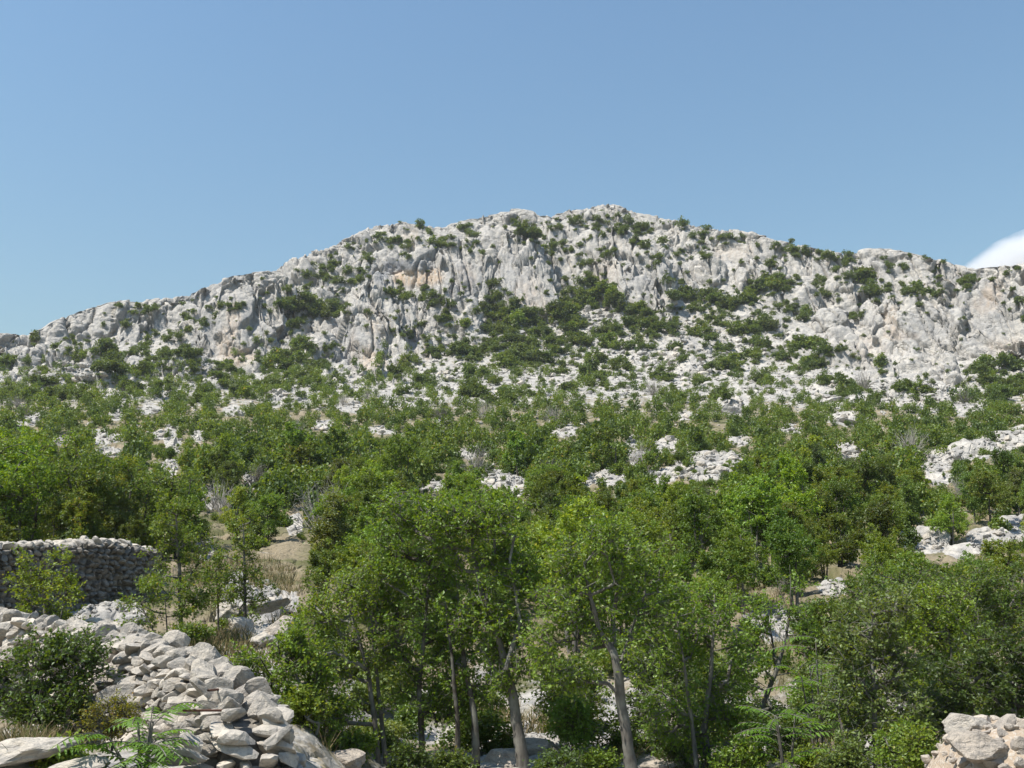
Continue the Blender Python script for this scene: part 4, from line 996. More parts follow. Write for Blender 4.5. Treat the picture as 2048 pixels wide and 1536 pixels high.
# left, by the walls
photo_tree('tree', 'small yellow-green tree standing against the dark field wall', 22.0,
  [[(84, 1330, .05), (88, 1240, .042), (92, 1160, .02)], [(100, 1330, .04), (120, 1250, .03), (128, 1200, .012)]],
  [(92, 1130, 46, 34), (60, 1175, 40, 32), (118, 1190, 44, 36), (84, 1235, 52, 30), (140, 1245, 40, 34), (110, 1290, 50, 26), (60, 1265, 30, 28)], 'olive', 7000, .075, BARK_DARK, 'young trees by the walls', 31, .17, (1.0, 1.0, .7))
photo_tree('tree', 'slim dark-stemmed tree between the two walls, tallest of the young ones there', 22.5,
  [[(364, 1330, .062), (361, 1220, .055), (358, 1110, .045), (352, 1030, .02)]],
  [(350, 1050, 42, 44), (336, 1110, 42, 30), (385, 1100, 34, 34), (330, 1165, 40, 26), (395, 1170, 34, 34), (345, 1010, 24, 24), (372, 1200, 30, 26)], 'slope', 5600, .075, BARK_DARK, 'young trees by the walls', 32, .17, (1.05, 1.05, .9))
photo_tree('tree', 'feathery low tree with several thin stems leaning left of the slim dark stem', 21.5,
  [[(330, 1340, .03), (310, 1270, .025), (285, 1215, .012)], [(345, 1340, .03), (335, 1270, .022), (330, 1200, .01)]],
  [(290, 1215, 48, 30), (320, 1180, 46, 30), (270, 1260, 40, 26), (340, 1255, 44, 36), (300, 1290, 40, 24), (385, 1285, 30, 26)], 'slope', 3600, .072, BARK_DARK, 'young trees by the walls', 33, .17, (1.1, 1.12, .9))
photo_tree('tree', 'slender young tree beside the pale rocks, right of the slim dark stem', 26.0,
  [[(489, 1275, .05), (490, 1180, .042), (488, 1100, .03), (486, 1050, .015)]],
  [(490, 1060, 34, 40), (478, 1120, 36, 34), (504, 1170, 32, 30), (470, 1170, 26, 24), (500, 1225, 26, 26)], 'slope', 4400, .08, BARK_DARK, 'young trees by the walls', 34, .17, (1.05, 1.05, .9))
photo_tree('tree', 'thin spindly sapling between the slim dark stem and the pale rocks', 24.5,
  [[(438, 1290, .03), (436, 1210, .026), (432, 1140, .014)]],
  [(432, 1135, 28, 36), (420, 1185, 24, 24), (446, 1190, 22, 24)], 'slope', 2200, .075, BARK_DARK, 'young trees by the walls', 35, .15, (1.05, 1.05, .9))
for k, (u, y, lob, sd, col, lab) in enumerate([
   (40, 37, [(40, 930, 80, 60), (10, 1000, 60, 60), (80, 1000, 60, 50), (50, 1060, 60, 40)], 41, (1.0, 1.05, .8), 'large bright green tree over the field wall, at the far left edge'),
   (160, 39, [(150, 920, 70, 46), (190, 970, 66, 50), (120, 980, 60, 50), (160, 1040, 70, 44)], 42, (.95, 1, .85), 'large round-topped tree over the field wall, second from left'),
   (260, 41, [(255, 975, 56, 50), (280, 1030, 50, 46), (230, 1040, 50, 44), (250, 1080, 50, 30)], 43, (.85, .92, .8), 'dark full tree behind the far end of the field wall'),
   (345, 44, [(335, 985, 50, 50), (360, 1030, 46, 46), (320, 1050, 40, 40)], 44, (.9, .95, .85), 'narrow green tree just past the end of the field wall')]):
    vb = V_OF_Y(y, u)
    photo_tree('tree', lab, y, [[(u, vb, .13), (u + 4, vb - 50, .10), (u - 3, vb - 110, .06), (u + 5, vb - 170, .03)], [(u + 6, vb - 30, .07), (u + 30, vb - 90, .05), (u + 36, vb - 140, .02)]], lob, 'slope' if k else 'maple', 9500, .12, BARK_DARK, 'big trees behind the field wall', sd, .28, col, twig=.009)
photo_tree('bush', 'dark dense bush in front of the rubble wall', 12.6,
  [[(95, 1470, .04), (92, 1400, .03), (80, 1340, .014)], [(130, 1470, .035), (140, 1400, .025), (150, 1330, .012)]],
  [(60, 1345, 64, 48), (138, 1335, 56, 42), (90, 1405, 76, 40), (165, 1300, 34, 26), (20, 1390, 44, 44), (150, 1400, 40, 36), (-30, 1380, 50, 60), (100, 1300, 40, 24)], 'dark', 12500, .056, BARK_DARK, None, 51, .15, (1.05, 1.1, 1), cat='bush', crown='foliage', trunk='stems')
photo_tree('shrub', 'brownish dry shrub at the foot of the rubble wall', 11.6,
  [[(225, 1500, .015), (222, 1450, .01), (215, 1410, .006)]],
  [(225, 1425, 46, 26), (200, 1450, 34, 20), (255, 1440, 30, 22)], 'slope', 2600, .035, BARK_DARK, None, 52, .10, (1.35, .95, .8), cat='shrub', crown='foliage', trunk='stems')
SH = [(650, 1535, 14.6, 50, 24, 'maple', 'low green shrub at the bottom edge right of the wall end'), (900, 1530, 15.0, 44, 26, 'slope', 'low shrub at the bottom edge between the dark stems'), (1200, 1530, 15.2, 46, 24, 'maple', 'low green shrub at the bottom edge between the two grey trunks'), (1350, 1515, 15.6, 54, 34, 'dark', 'dark shrub at the bottom edge left of the pale double stem'), (1620, 1525, 14.6, 50, 30, 'olive', 'yellowish shrub at the bottom edge under the feather leaves'), (740, 1490, 16.4, 44, 30, 'slope', 'small shrub behind the thin leaning stems'), (1310, 1470, 18.0, 50, 30, 'slope', 'shrub in the gap behind the bending grey trunk'),(612, 1480, 14.0, 52, 56, 'olive', 'leafy shrub right below the leaning branchy tree'), (1142, 1435, 15.6, 40, 54, 'bright', 'light yellow-green sapling against the pink rock'), (690, 1500, 14.6, 60, 40, 'maple', 'low green shrub among stones left of the double thin stems'),
  (1250, 1500, 16.2, 40, 36, 'dark', 'dark low shrub at the foot of the bending grey trunk'), (1480, 1520, 14.2, 60, 44, 'maple', 'green low shrub under the bare forked trunk'), (1560, 1500, 15.4, 60, 50, 'grey', 'grey-green shrub beside the feathery sapling'), (1840, 1500, 12.0, 34, 34, 'olive', 'small olive shrub on the edge of the stone heap'),
  (450, 1262, 26, 30, 22, 'slope', 'small round shrub among the pale rocks'), (380, 1322, 21, 34, 22, 'slope', 'small shrub on top of the rubble wall'), (120, 1520, 10, 40, 20, 'olive', 'low grassy shrub on the bottom slab'), (1115, 1530, 12.2, 40, 14, 'dark', 'ground-hugging green shrub at the foot of the thick trunk'), (1420, 1200, 24, 60, 60, 'maple', 'full green shrub behind the pale double stem'),
  (1650, 1230, 25, 60, 50, 'slope', 'broad shrub below the rock at the path'), (1790, 1495, 13, 46, 40, 'maple', 'leafy shrub right of the slim grey-green stem'), (1690, 1520, 13.4, 40, 36, 'grey', 'pale shrub at the foot of the slim grey-green stem'), (820, 1520, 14.6, 40, 34, 'dark', 'dark shrub between the dark stems'), (1010, 1500, 16.6, 30, 30, 'slope', 'dry brownish shrub behind the thick grey trunk')]
for k, (u, v, y, ru, rv, kd, lab) in enumerate(SH):
    photo_tree('shrub', lab, y, [[(u, v + rv, .02), (u + 4, v, .014), (u - 3, v - rv * .5, .006)], [(u + 6, v + rv, .016), (u + ru * .4, v - rv * .2, .007)]],
      [(u, v, ru * .7, rv * .6), (u - ru * .5, v + rv * .2, ru * .45, rv * .5), (u + ru * .5, v + rv * .1, ru * .45, rv * .5), (u, v - rv * .45, ru * .5, rv * .4), (u, v + rv * .5, ru * .7, rv * .4)], kd, int(1500 + ru * rv * .9), .055 if y < 20 else .075, BARK_DARK, None, 60 + k, .13, rt.uniform(.85, 1.1), cat='shrub', crown='foliage', trunk='stems', twig=.004)
# plants with feather leaves
def feather_plant(label, u, v_base, y, height, spread, nf, length, seed, lean=0.0):
    r = np.random.default_rng(seed); g = ground_at(u, V_OF_Y(y, u))[0]
    org = np.array([point(u, v_base, y)[0], y, min(g[2], point(u, v_base, y)[2])])
    o = empty('feather_leaved_sapling', org)
    stems = Acc(); bs, ds, ln = [], [], []
    for k in range(max(1, nf // 9)):
        a = r.uniform(0, 6.28); e = spread * r.uniform(0, .6); tip = np.array([math.cos(a) * e + lean, math.sin(a) * e, height * r.uniform(.7, 1)])
        V, q, t, Pp, Rr = tube([np.array([tip[0] * .2, tip[1] * .2, -.1]), tip * [.6, .6, .5], tip], [.022, .016, .009], 7, seed=seed + k); stems.add(V, q, t)
        for j in range(9):
            f = r.uniform(.35, 1) if j else 1; i = int(f * (len(Pp) - 1)); a2 = r.uniform(0, 6.28)
            bs.append(Pp[i]); ds.append(np.array([math.cos(a2), math.sin(a2), r.uniform(.25, .9)])); ln.append(length * r.uniform(.7, 1.15))
    V, q, tv = fronds(bs, ds, ln, r)
    stems.add(np.concatenate(tv.V), np.concatenate(tv.q))
    link('stems', stems.mesh('stems', True), BARK_GREY, o)
    a = Acc(); a.add(V, q); link('fronds', a.mesh('fronds'), LEAF['bright'], o)
    return tag(o, label, 'sapling', 'feather-leaved saplings')
feather_plant('bright green feather-leaved sapling arching before the foot of the rubble wall', 285, 1570, 9.6, .55, .55, 36, .62, 71)
feather_plant('bright feather-leaved clump low in the bottom edge, left of the other fronds', 200, 1590, 9.2, .22, .4, 18, .5, 72)
feather_plant('bright feather-leaved sapling behind the grey-green slim stem', 1645, 1560, 15.0, 1.95, .5, 36, .62, 73)
feather_plant('short bright feather-leaved sapling below the bare forked trunk', 1575, 1570, 14.2, 1.0, .5, 27, .6, 74)

# ------------------------------------------------------------------ dry stone walls
def wall_mesh_core(pts, h0, h1, th, batter=0.0):
    a = Acc(); n_ = len(pts); V = []
    for k, p in enumerate(pts):
        d = pts[min(k + 1, n_ - 1)] - pts[max(k - 1, 0)]; d = d[:2] / np.linalg.norm(d[:2]); nn = np.array([-d[1], d[0]])
        for s_ in (-1, 1):
            for z in (h0[k] - .3, h1[k]):
                w_ = th / 2 + (batter * (h1[k] - z) * .9 if z < h1[k] else 0); V.append([p[0] + nn[0] * s_ * w_, p[1] + nn[1] * s_ * w_, z])
    q_ = []
    for k in range(n_ - 1):
        a0, b0 = k * 4, k * 4 + 4
        q_ += [(a0, b0, b0 + 1, a0 + 1), (a0 + 2, a0 + 3, b0 + 3, b0 + 2), (a0 + 1, b0 + 1, b0 + 3, a0 + 3)]
    q_ += [(0, 1, 3, 2), (n_ * 4 - 4, n_ * 4 - 2, n_ * 4 - 1, n_ * 4 - 3)]
    a.add(np.array(V), q_); return a.mesh('core')
def wall_stones(path, th, course, length, seed, big_top=1.0, batter=0.0, tumble=.16):
    """path rows: u, depth, v of top, v of foot. Returns stones as (centre, angle, half sizes, tilt)"""
    r = np.random.default_rng(seed)
    T_ = [point(u, vt, y) for u, y, vt, vb in path]; B_ = [point(u, vb, y) for u, y, vt, vb in path]
    T_ = np.array(T_); B_ = np.array(B_)
    for k, (u, y, vt, vb) in enumerate(path): B_[k, 2] = min(B_[k, 2], ground_at(u, V_OF_Y(y, u))[0][2] + .05)
    s = np.concatenate([[0], np.cumsum(np.linalg.norm(np.diff(T_[:, :2], axis=0), axis=1))])
    at = lambda q_: np.array([np.interp(q_, s, T_[:, 0]), np.interp(q_, s, T_[:, 1])])
    top = lambda q_: float(np.interp(q_, s, T_[:, 2])); bot = lambda q_: float(np.interp(q_, s, B_[:, 2]))
    out = []
    zmin, zmax = B_[:, 2].min(), T_[:, 2].max()
    def frame(q_):
        d = at(min(q_ + .2, s[-1])) - at(max(q_ - .2, 0)); d /= np.linalg.norm(d); nn = np.array([d[1], -d[0]])
        return d, nn
    for side in (1, -1):                                   # both faces
        z = zmin - .05
        while z < zmax:
            hc = course * r.uniform(.8, 1.25); q_ = -r.uniform(0, length)
            while q_ < s[-1]:
                L = length * r.choice([.6, 1.0, 1.0, 1.45]) * r.uniform(.8, 1.2)
                c = min(max(q_ + L / 2, 0.02), s[-1] - .02)
                if bot(c) - .1 < z < top(c) - hc * .45:
                    d, nn = frame(c); bt = batter * max(0, top(c) - z); p = at(c) + nn * side * (th / 2 - .07 + r.uniform(-.05, .05) + bt)
                    out.append((np.array([p[0], p[1], z + hc / 2 + r.uniform(-.03, .03)]), math.atan2(d[1], d[0]), (L * .58, .17 * r.uniform(.9, 1.3), hc * .62), r.normal(size=2) * tumble, side))
                q_ += L
            z += hc * .95
    q_ = 0
    while q_ < s[-1]:                                      # coping
        L = length * r.uniform(.8, 1.5) * big_top
        for off in (-.3, .28):
            d, nn = frame(q_); p = at(min(q_ + L * .5, s[-1])) + nn * off * th
            out.append((np.array([p[0], p[1], top(min(q_ + L / 2, s[-1])) + r.uniform(-.03, .06)]), math.atan2(d[1], d[0]) + r.uniform(-.5, .5), (L * .55, th * .32, .11 * big_top * r.uniform(.8, 1.5)), r.normal(size=2) * .2, 2))
        q_ += L * .9
    for side in (0, 1):                                    # the end of the wall
        c = s[-1] * side; d, nn = frame(c); p0 = at(c) + d * (1 if side else -1) * .02; z = bot(c) - .05; d_end = d * (1 if side else -1)
        while z < top(c) - .1:
            half = th * .5 + batter * 1.2 * (top(c) - z); o_ = -half
            while o_ < half:
                L = length * r.choice([.9, 1.4, 1.9]) * r.uniform(.8, 1.2)
                p = p0 + nn * (o_ + L / 2) + d_end * (batter * max(0, top(c) - z) + r.uniform(-.06, .06))
                out.append((np.array([p[0], p[1], z + course / 2 + r.uniform(-.04, .04)]), math.atan2(nn[1], nn[0]) + r.uniform(-.3, .3), (L * .60, .17, course * r.uniform(.55, .95)), r.normal(size=2) * max(tumble, .2), 3))
                o_ += L
            z += course * .95
    return out, T_, B_
from mathutils import Euler, Matrix
def put_stone(parent, me, c, ang, hs, tilt, k, name='stone', mat=None):
    o = bpy.data.objects.new(name, me); COL.objects.link(o); o.parent = parent
    o.location = c; o.rotation_euler = (tilt[0] + (math.pi if k % 2 else 0), tilt[1], ang + (math.pi if k % 3 == 0 else 0)); o.scale = hs
    return o
def stone_verts(vt, c, ang, hs, tilt, k):
    m = np.array(Euler((tilt[0] + (math.pi if k % 2 else 0), tilt[1], ang + (math.pi if k % 3 == 0 else 0))).to_matrix())
    return (vt[0] * np.array(hs)) @ m.T + c
for me in ROCK_ME: me.materials.append(M_STONE)
for me in ROCK_HI: me.materials.append(M_STONE)
W1 = [(-170, 16.4, 1228, 1400), (0, 15.4, 1240, 1410), (150, 14.6, 1262, 1425), (230, 14.0, 1276, 1435), (300, 13.3, 1290, 1450), (380, 12.5, 1322, 1480), (430, 11.8, 1352, 1520), (474, 11.0, 1388, 1560), (500, 10.3, 1436, 1600)]
sts, T_, B_ = wall_stones(W1, .62, .115, .20, 3, 1.1, .30, .34)
w1 = empty('rubble_wall', (B_[4][0], B_[4][1], B_[4][2]))
tag(w1, 'tumbled pale dry stone wall running down to a broken end, two rusty rods in it', 'stone wall')
off = np.array(w1.location)
core = wall_mesh_core(list(T_), B_[:, 2], T_[:, 2] - .14, .40, .30)
core.materials.append(M_STONE_SHADE_GREY); c_ = link('core', core, None, w1); c_.location = -off
vis = []
for k, (c, ang, hs, tilt, side) in enumerate(sts):
    u, v = pixel(c); size = hs[0] * hs[2] / c[1] ** 2
    vis.append((-(size * (1 if side in (1, 2) else .3 if side == 3 else .02) * (1 if -20 < u < 620 and v < 1560 else .05)), k))
vis.sort(); own = set(k for _, k in vis[:100])
a = Acc()
for k, (c, ang, hs, tilt, side) in enumerate(sts):
    if k in own: put_stone(w1, ROCK_ME[k * 7 % 16], c - off, ang, hs, tilt, k)
    else: a.add(stone_verts(ROCKS_LO[k % 16], c - off, ang, hs, tilt, k), None, ROCKS_LO[k % 16][1])
tag(link('rubble_fill', a.mesh('rubble_fill'), M_STONE, w1), kind='stuff')
SC = np.array([s_[0] for s_ in sts]); SU, SVV = pixel(SC)
for (u0, v0, u1, v1, lab) in ((366, 1421, 452, 1421, 'long thin rusty rod sticking out of the rubble wall'), (416, 1381, 446, 1378, 'short rusty rod higher in the rubble wall')):
    near_ = SC[(np.abs(SU - u1) < 26) & (np.abs(SVV - v1) < 22), 1]
    y1 = float(near_.min()) - .02 if len(near_) else 10.9; y0 = y1 - .30
    A_, B2 = point(u0, v0, y0), point(u1, v1, y1); v, q = frusta(A_[None], B2[None], np.array([.011]), np.array([.011]), 8); aa = Acc(); aa.add(v - A_, q)
    T = NT('rust'); nz = T.noise(T.n('ShaderNodeTexCoord').outputs['Object'], 30, 4)
    rm = T.out(T.n('ShaderNodeBsdfPrincipled', Base__Color=T.mix(nz, (.06, .025, .015), (.16, .07, .04)), Roughness=.9).outputs[0])
    tag(link('rusty_rod', aa.mesh('rusty_rod', True), rm, None, A_), lab, 'rod', 'rusty rods in the wall')
W2 = [(-120, 25.2, 1098, 1250), (0, 26.6, 1094, 1236), (70, 27.8, 1092, 1226), (130, 29, 1090, 1210), (180, 30, 1085, 1196), (240, 31.6, 1088, 1188), (296, 33, 1103, 1182)]
sts, T_, B_ = wall_stones(W2, .7, .15, .25, 9, .95, 0.0, .28)
w2 = empty('field_wall', B_[3]); off = np.array(w2.location)
tag(w2, 'dark shaded dry stone field wall with pale coping in front of tall trees', 'stone wall')
core = wall_mesh_core(list(T_), B_[:, 2], T_[:, 2] - .12, .46); core.materials.append(M_STONE_SHADE_GREY); c_ = link('core', core, None, w2); c_.location = -off
a, b = Acc(), Acc()
for k, (c, ang, hs, tilt, side) in enumerate(sts):
    vt = ROCKS_LO[k % 16]; (b if side == 2 else a).add(stone_verts(vt, c - off, ang, hs, tilt, k), None, vt[1])
link('masonry', a.mesh('masonry'), M_STONE_SHADE_GREY, w2); link('coping', b.mesh('coping'), M_STONE, w2)  # shade of the face and light on top are put into stone colours

# ------------------------------------------------------------------ boulders
rk = np.random.default_rng(77)
def boulder(u, v, y, ru, rv, label, mat=None, hi=True, group=None, depth=.8):
    if u > 600 and 1400 < v and y < 17: y = float(depth_of(v + rv * .3, u))
    P_ = point(u, v + rv * .35, y); k = int(rk.integers(8)); me = ROCK_HI[k]
    o = bpy.data.objects.new('boulder', me); COL.objects.link(o)
    o.location = P_; o.rotation_euler = (rk.uniform(-.2, .2), rk.uniform(-.2, .2), rk.choice([0, math.pi]) + rk.uniform(-.5, .5))
    o.scale = (ru * y / F * 1.2, max(ru, rv) * y / F * depth, rv * y / F * 1.1)
    if mat: 
        me2 = mat_copy(me, mat); o.data = me2
    return tag(o, label, 'boulder', group)
_mc = {}
def mat_copy(me, mat):
    if (me.name, mat.name) not in _mc:
        m = me.copy(); m.materials.clear(); m.materials.append(mat); _mc[(me.name, mat.name)] = m
    return _mc[(me.name, mat.name)]
yg = lambda v: float(depth_of(v))
for u, v, y, ru, rv, lab, mt in [
   (1085, 1492, 13.2, 64, 34, 'large pink rock behind the thick grey trunk', M_STONE_TAN), (1010, 1512, 12.6, 52, 30, 'creamy creased rock left of the thick grey trunk', M_STONE_TAN), (1130, 1525, 12.0, 52, 22, 'smooth pale rock ramp right of the thick grey trunk', M_STONE), (1180, 1505, 13.0, 44, 22, 'rounded rock between the two grey trunks', M_STONE_TAN),
   (985, 1465, 14.4, 36, 20, 'upper pale rock among the dark stems', M_STONE), (690, 1515, 12.6, 44, 24, 'tan rock at the bottom between wall end and thin stems', M_STONE_TAN), (655, 1440, 15.5, 30, 18, 'pale rock behind the branchy tree', M_STONE), (1330, 1528, 12.4, 54, 16, 'reddish flat rock at the bottom edge right of the bending trunk', M_STONE_TAN),
   (245, 1392, 12.6, 46, 34, 'big rounded grey boulder at the foot of the rubble wall', M_STONE), (372, 1462, 11.3, 44, 40, 'large tan boulder below the rusty rods', M_STONE_TAN), (70, 1490, 9.8, 100, 26, 'long pale slab in the bottom corner under the dark bush', M_STONE), (150, 1528, 9.3, 80, 18, 'lower pale slab partly behind the fronds', M_STONE), (330, 1500, 10.6, 30, 20, 'upright pale stone beside the fronds', M_STONE),
   (215, 1248, 22.5, 52, 22, 'flat pale rock sheet between the two walls', M_STONE), (262, 1275, 20.5, 40, 18, 'smaller pale rock sheet above the rubble wall', M_STONE), (455, 1215, 26.5, 30, 20, 'white boulder between the slim young trees', M_STONE), (478, 1248, 24.5, 28, 18, 'rounded boulder below the slender young tree', M_STONE), (535, 1205, 27, 36, 16, 'long pale rock right of the slender young tree', M_STONE), (560, 1250, 24, 32, 22, 'pinkish boulder left of the yellow-green tree', M_STONE_TAN), (520, 1275, 22.5, 26, 18, 'grey shaded boulder under the slender young tree', M_STONE), (585, 1275, 22, 22, 16, 'small boulder touching the yellow-green crown', M_STONE),
   (40, 1258, 14.9, 44, 16, 'thin flat slab lying on the rubble wall, leftmost of three', M_STONE), (95, 1275, 14.5, 36, 20, 'thick tilted slab on the rubble wall, middle of three', M_STONE), (150, 1282, 14.3, 36, 18, 'rounded slab on the rubble wall, rightmost of three', M_STONE), (1690, 1425, 16.4, 24, 40, 'white upright rock behind the feather-leaved sapling', M_STONE), (1735, 1500, 13.6, 30, 16, 'tan rock at the bottom under the grey-green tree', M_STONE_TAN)]:
    boulder(u, v, y, ru, rv, lab, mt)
M_SCREE = rock_material('scree_stone', .8, (1.05, 1.05, 1.05), soil=False)
# boulders on the slope
for u, v, ru, rv, lab in [(1462, 812, 30, 18, 'round topped pale boulder alone in the scrub'), (1693, 838, 42, 12, 'long whale-backed pale boulder in the scrub'), (1388, 790, 26, 12, 'low white boulder below the smooth dome'), (1660, 795, 30, 14, 'square pale boulder at the edge of the cliff foot slabs'), (345, 875, 15, 22, 'standing white rock on the left slope'), (395, 868, 12, 20, 'second standing white rock, right of the taller one'),
   (1037, 662, 17, 12, 'rounded white boulder in the bushes below the ribbed buttress'), (1062, 676, 12, 9, 'small white boulder under the rounded one below the buttress'), (588, 1048, 14, 20, 'upright pale stone in the trees'), (1700, 896, 26, 16, 'lone pale block in the trees'), (1275, 905, 16, 26, 'narrow upright rock rib'), (420, 996, 26, 12, 'small white outcrop stone in the trees'), (232, 830, 14, 9, 'small white stone above the boulder streak'), (1665, 1180, 26, 16, 'pale rock at the path')]:
    p = seen_at(u, v + rv * .6); boulder(u, v + rv * .35, float(p[1]) - ru * p[1] / F * .1, ru * .8, rv * .85, lab, M_SCREE)
# rubble on the bare ground: the bigger stones singly, the rest as one spread of scree
single, small = [], []
for (u, v, ru, rv) in PATCH:
    if u > 1800 and v > 850 and rk.uniform() < .5: continue
    n_ = int(np.clip(ru * rv / 16, 12, 260))
    for k in range(n_):
        d = rk.normal(size=2); d *= math.sqrt(rk.uniform(0, 1)) / np.linalg.norm(d); uu, vv = u + d[0] * ru, v + d[1] * rv
        if vv > 1235 and uu < 640: continue
        s_ = rk.uniform(2.2, 5) if rk.uniform() < .8 else rk.uniform(5, 11)
        (single if s_ > 9.0 and 690 < vv < 1200 else small).append((uu, vv, s_))
for k in range(6500):
    u = rk.uniform(-100, 2150); v = rk.uniform(640, 1000)
    if v < base_v(u) - 5 or rk.uniform() < (v - 800) / 260: continue
    small.append((u, v, rk.choice([2.2, 3.4, 5.0, 8.0], p=[.35, .35, .22, .08]) * rk.uniform(.8, 1.2)))
rk.shuffle(single); small += [tuple(s) for s in single[110:]]
items = []
for u, v, s_ in single[:110]:
    p = seen_at(u, v); R = s_ * p[1] / F
    o = bpy.data.objects.new('boulder', ROCK_ME[int(rk.integers(16))]); COL.objects.link(o); o.location = p; o.scale = (R * 1.25, R, R * rk.uniform(.6, .9)); o.rotation_euler = (rk.uniform(-.3, .3), rk.uniform(-.3, .3), rk.uniform(0, 6.28))
    tag(o, None, 'boulder', 'loose boulders on the bare patches'); items.append((o, u, v, 'small' if s_ < 10 else 'larger'))
label_by_landmark(items, MARKS2 + LANDMARKS, 'pale boulder', 'lying')
a = Acc()
for u, v, s_ in small:
    p = seen_at(u, v); R = s_ * p[1] / F; vt = ROCKS_XS[int(rk.integers(12))] if s_ < 5 else ROCKS_LO[int(rk.integers(16))]
    a.add(stone_verts(vt, p, rk.uniform(0, 6.28), (R * 1.3, R, R * rk.uniform(.5, .9)), rk.normal(size=2) * .3, 0), None, vt[1])
tag(link('scree', a.mesh('scree'), M_SCREE), kind='stuff')
# heap of tan stones by the road
hx = [(1815, 1540), (1850, 1500), (1900, 1470), (1960, 1455), (2048, 1440), (2160, 1430)]
mg = 46; V = []
for i in range(mg):
    for j in range(mg):
        fx, fy = i / (mg - 1), j / (mg - 1)
        x = 2.55 + fx * 3.9; yy_ = 6.6 + fy * 2.9
        e = smooth(0, .30, fx) * smooth(0, .5, fy) * smooth(1, .72, fy) * smooth(1.0, .9, fx)
        V.append((x, yy_, -1.05 + e * 1.60 + .02 * fx))
V = np.array(V); V[:, 2] += .09 * fbm(V * 1.9, 4, 91) ; V[:, :2] += .05 * np.stack([perlin(V * 3, 92), perlin(V * 3, 93)], -1)
ix = np.arange(mg * mg).reshape(mg, mg); qd = np.stack([ix[:-1, :-1], ix[1:, :-1], ix[1:, 1:], ix[:-1, 1:]], -1).reshape(-1, 4)
T = NT('tan_earth'); pos = T.n('ShaderNodeNewGeometry').outputs['Position']; n1 = T.noise(pos, 6, 6, .7); n2 = T.noise(pos, 28, 4, .7)
bs = T.mix(n1, (.30, .225, .155), (.44, .35, .26)); bs = T.mix(T.ramp(n2, [(.5, 0.0), (.62, .8)]), bs, (.48, .44, .38))
bp = T.n('ShaderNodeBump', Strength=.8, Distance=.03, Height=T.math('ADD', n1, n2)).outputs[0]
M_EARTH = T.out(T.n('ShaderNodeBsdfPrincipled', Base__Color=bs, Roughness=.95, Normal=bp).outputs[0])
heap = link('stone_heap', new_mesh('stone_heap', V, qd, None, True), M_EARTH)
tag(heap, 'heap of tan earth and rubble beside the dark bush bank', 'earth heap')
def heap_z(x, y_):
    d = (V[:, 0] - x) ** 2 + (V[:, 1] - y_) ** 2; return V[int(np.argmin(d)), 2]
for x, y_, sx, sz, mt, lab, cz in [(3.50, 7.95, .30, .13, M_STONE_TAN, 'long brown-shadowed slab near the top of the tan heap', .05), (3.62, 8.45, .21, .11, M_STONE, 'grey rounded boulder on the upper rim of the tan heap', .04), (4.32, 8.3, .16, .15, M_STONE, 'tall pale boulder at the top of the tan heap, near the edge', .06), (3.2, 7.6, .17, .14, M_STONE_SHADE_GREY, 'dark grey boulder at the lower front of the tan heap', .02),
      (4.05, 7.8, .20, .10, M_STONE_SHADE_GREY, 'blue-grey tilted slab on the tan heap', .04), (3.85, 7.45, .16, .09, M_STONE_TAN, 'pinkish flat stone in the middle of the tan heap', .03), (3.55, 7.35, .12, .07, M_STONE, 'small pale stone below the long brown slab', .03), (4.2, 7.4, .15, .09, M_STONE_TAN, 'pale tan stone low on the tan heap near the edge', .03), (3.3, 8.0, .12, .08, M_STONE_TAN, 'reddish stone at the left rim of the tan heap', .03)]:
    o = bpy.data.objects.new('boulder', mat_copy(ROCK_HI[int(rk.integers(8))], mt)); COL.objects.link(o); o.location = (x, y_, heap_z(x, y_) + cz); o.scale = (sx, sx * .75, sz); o.rotation_euler = (rk.uniform(-.25, .25), rk.uniform(-.15, .15), rk.uniform(-.5, .3))
    tag(o, lab, 'boulder', 'boulders on the tan heap')
a = Acc()
for k in range(1500):
    j = int(rk.integers(len(V))); p = V[j] + np.array([rk.uniform(-.04, .04), rk.uniform(-.04, .04), .01]); R = rk.choice([.022, .038, .058, .085], p=[.3, .35, .25, .10]) * rk.uniform(.8, 1.3); vt = ROCKS_LO[int(rk.integers(16))]
    a.add(stone_verts(vt, p, rk.uniform(0, 6.28), (R * 1.3, R, R * .75), rk.normal(size=2) * .3, 0), None, vt[1])
tag(link('gravel', a.mesh('gravel'), M_STONE_TAN), kind='stuff')
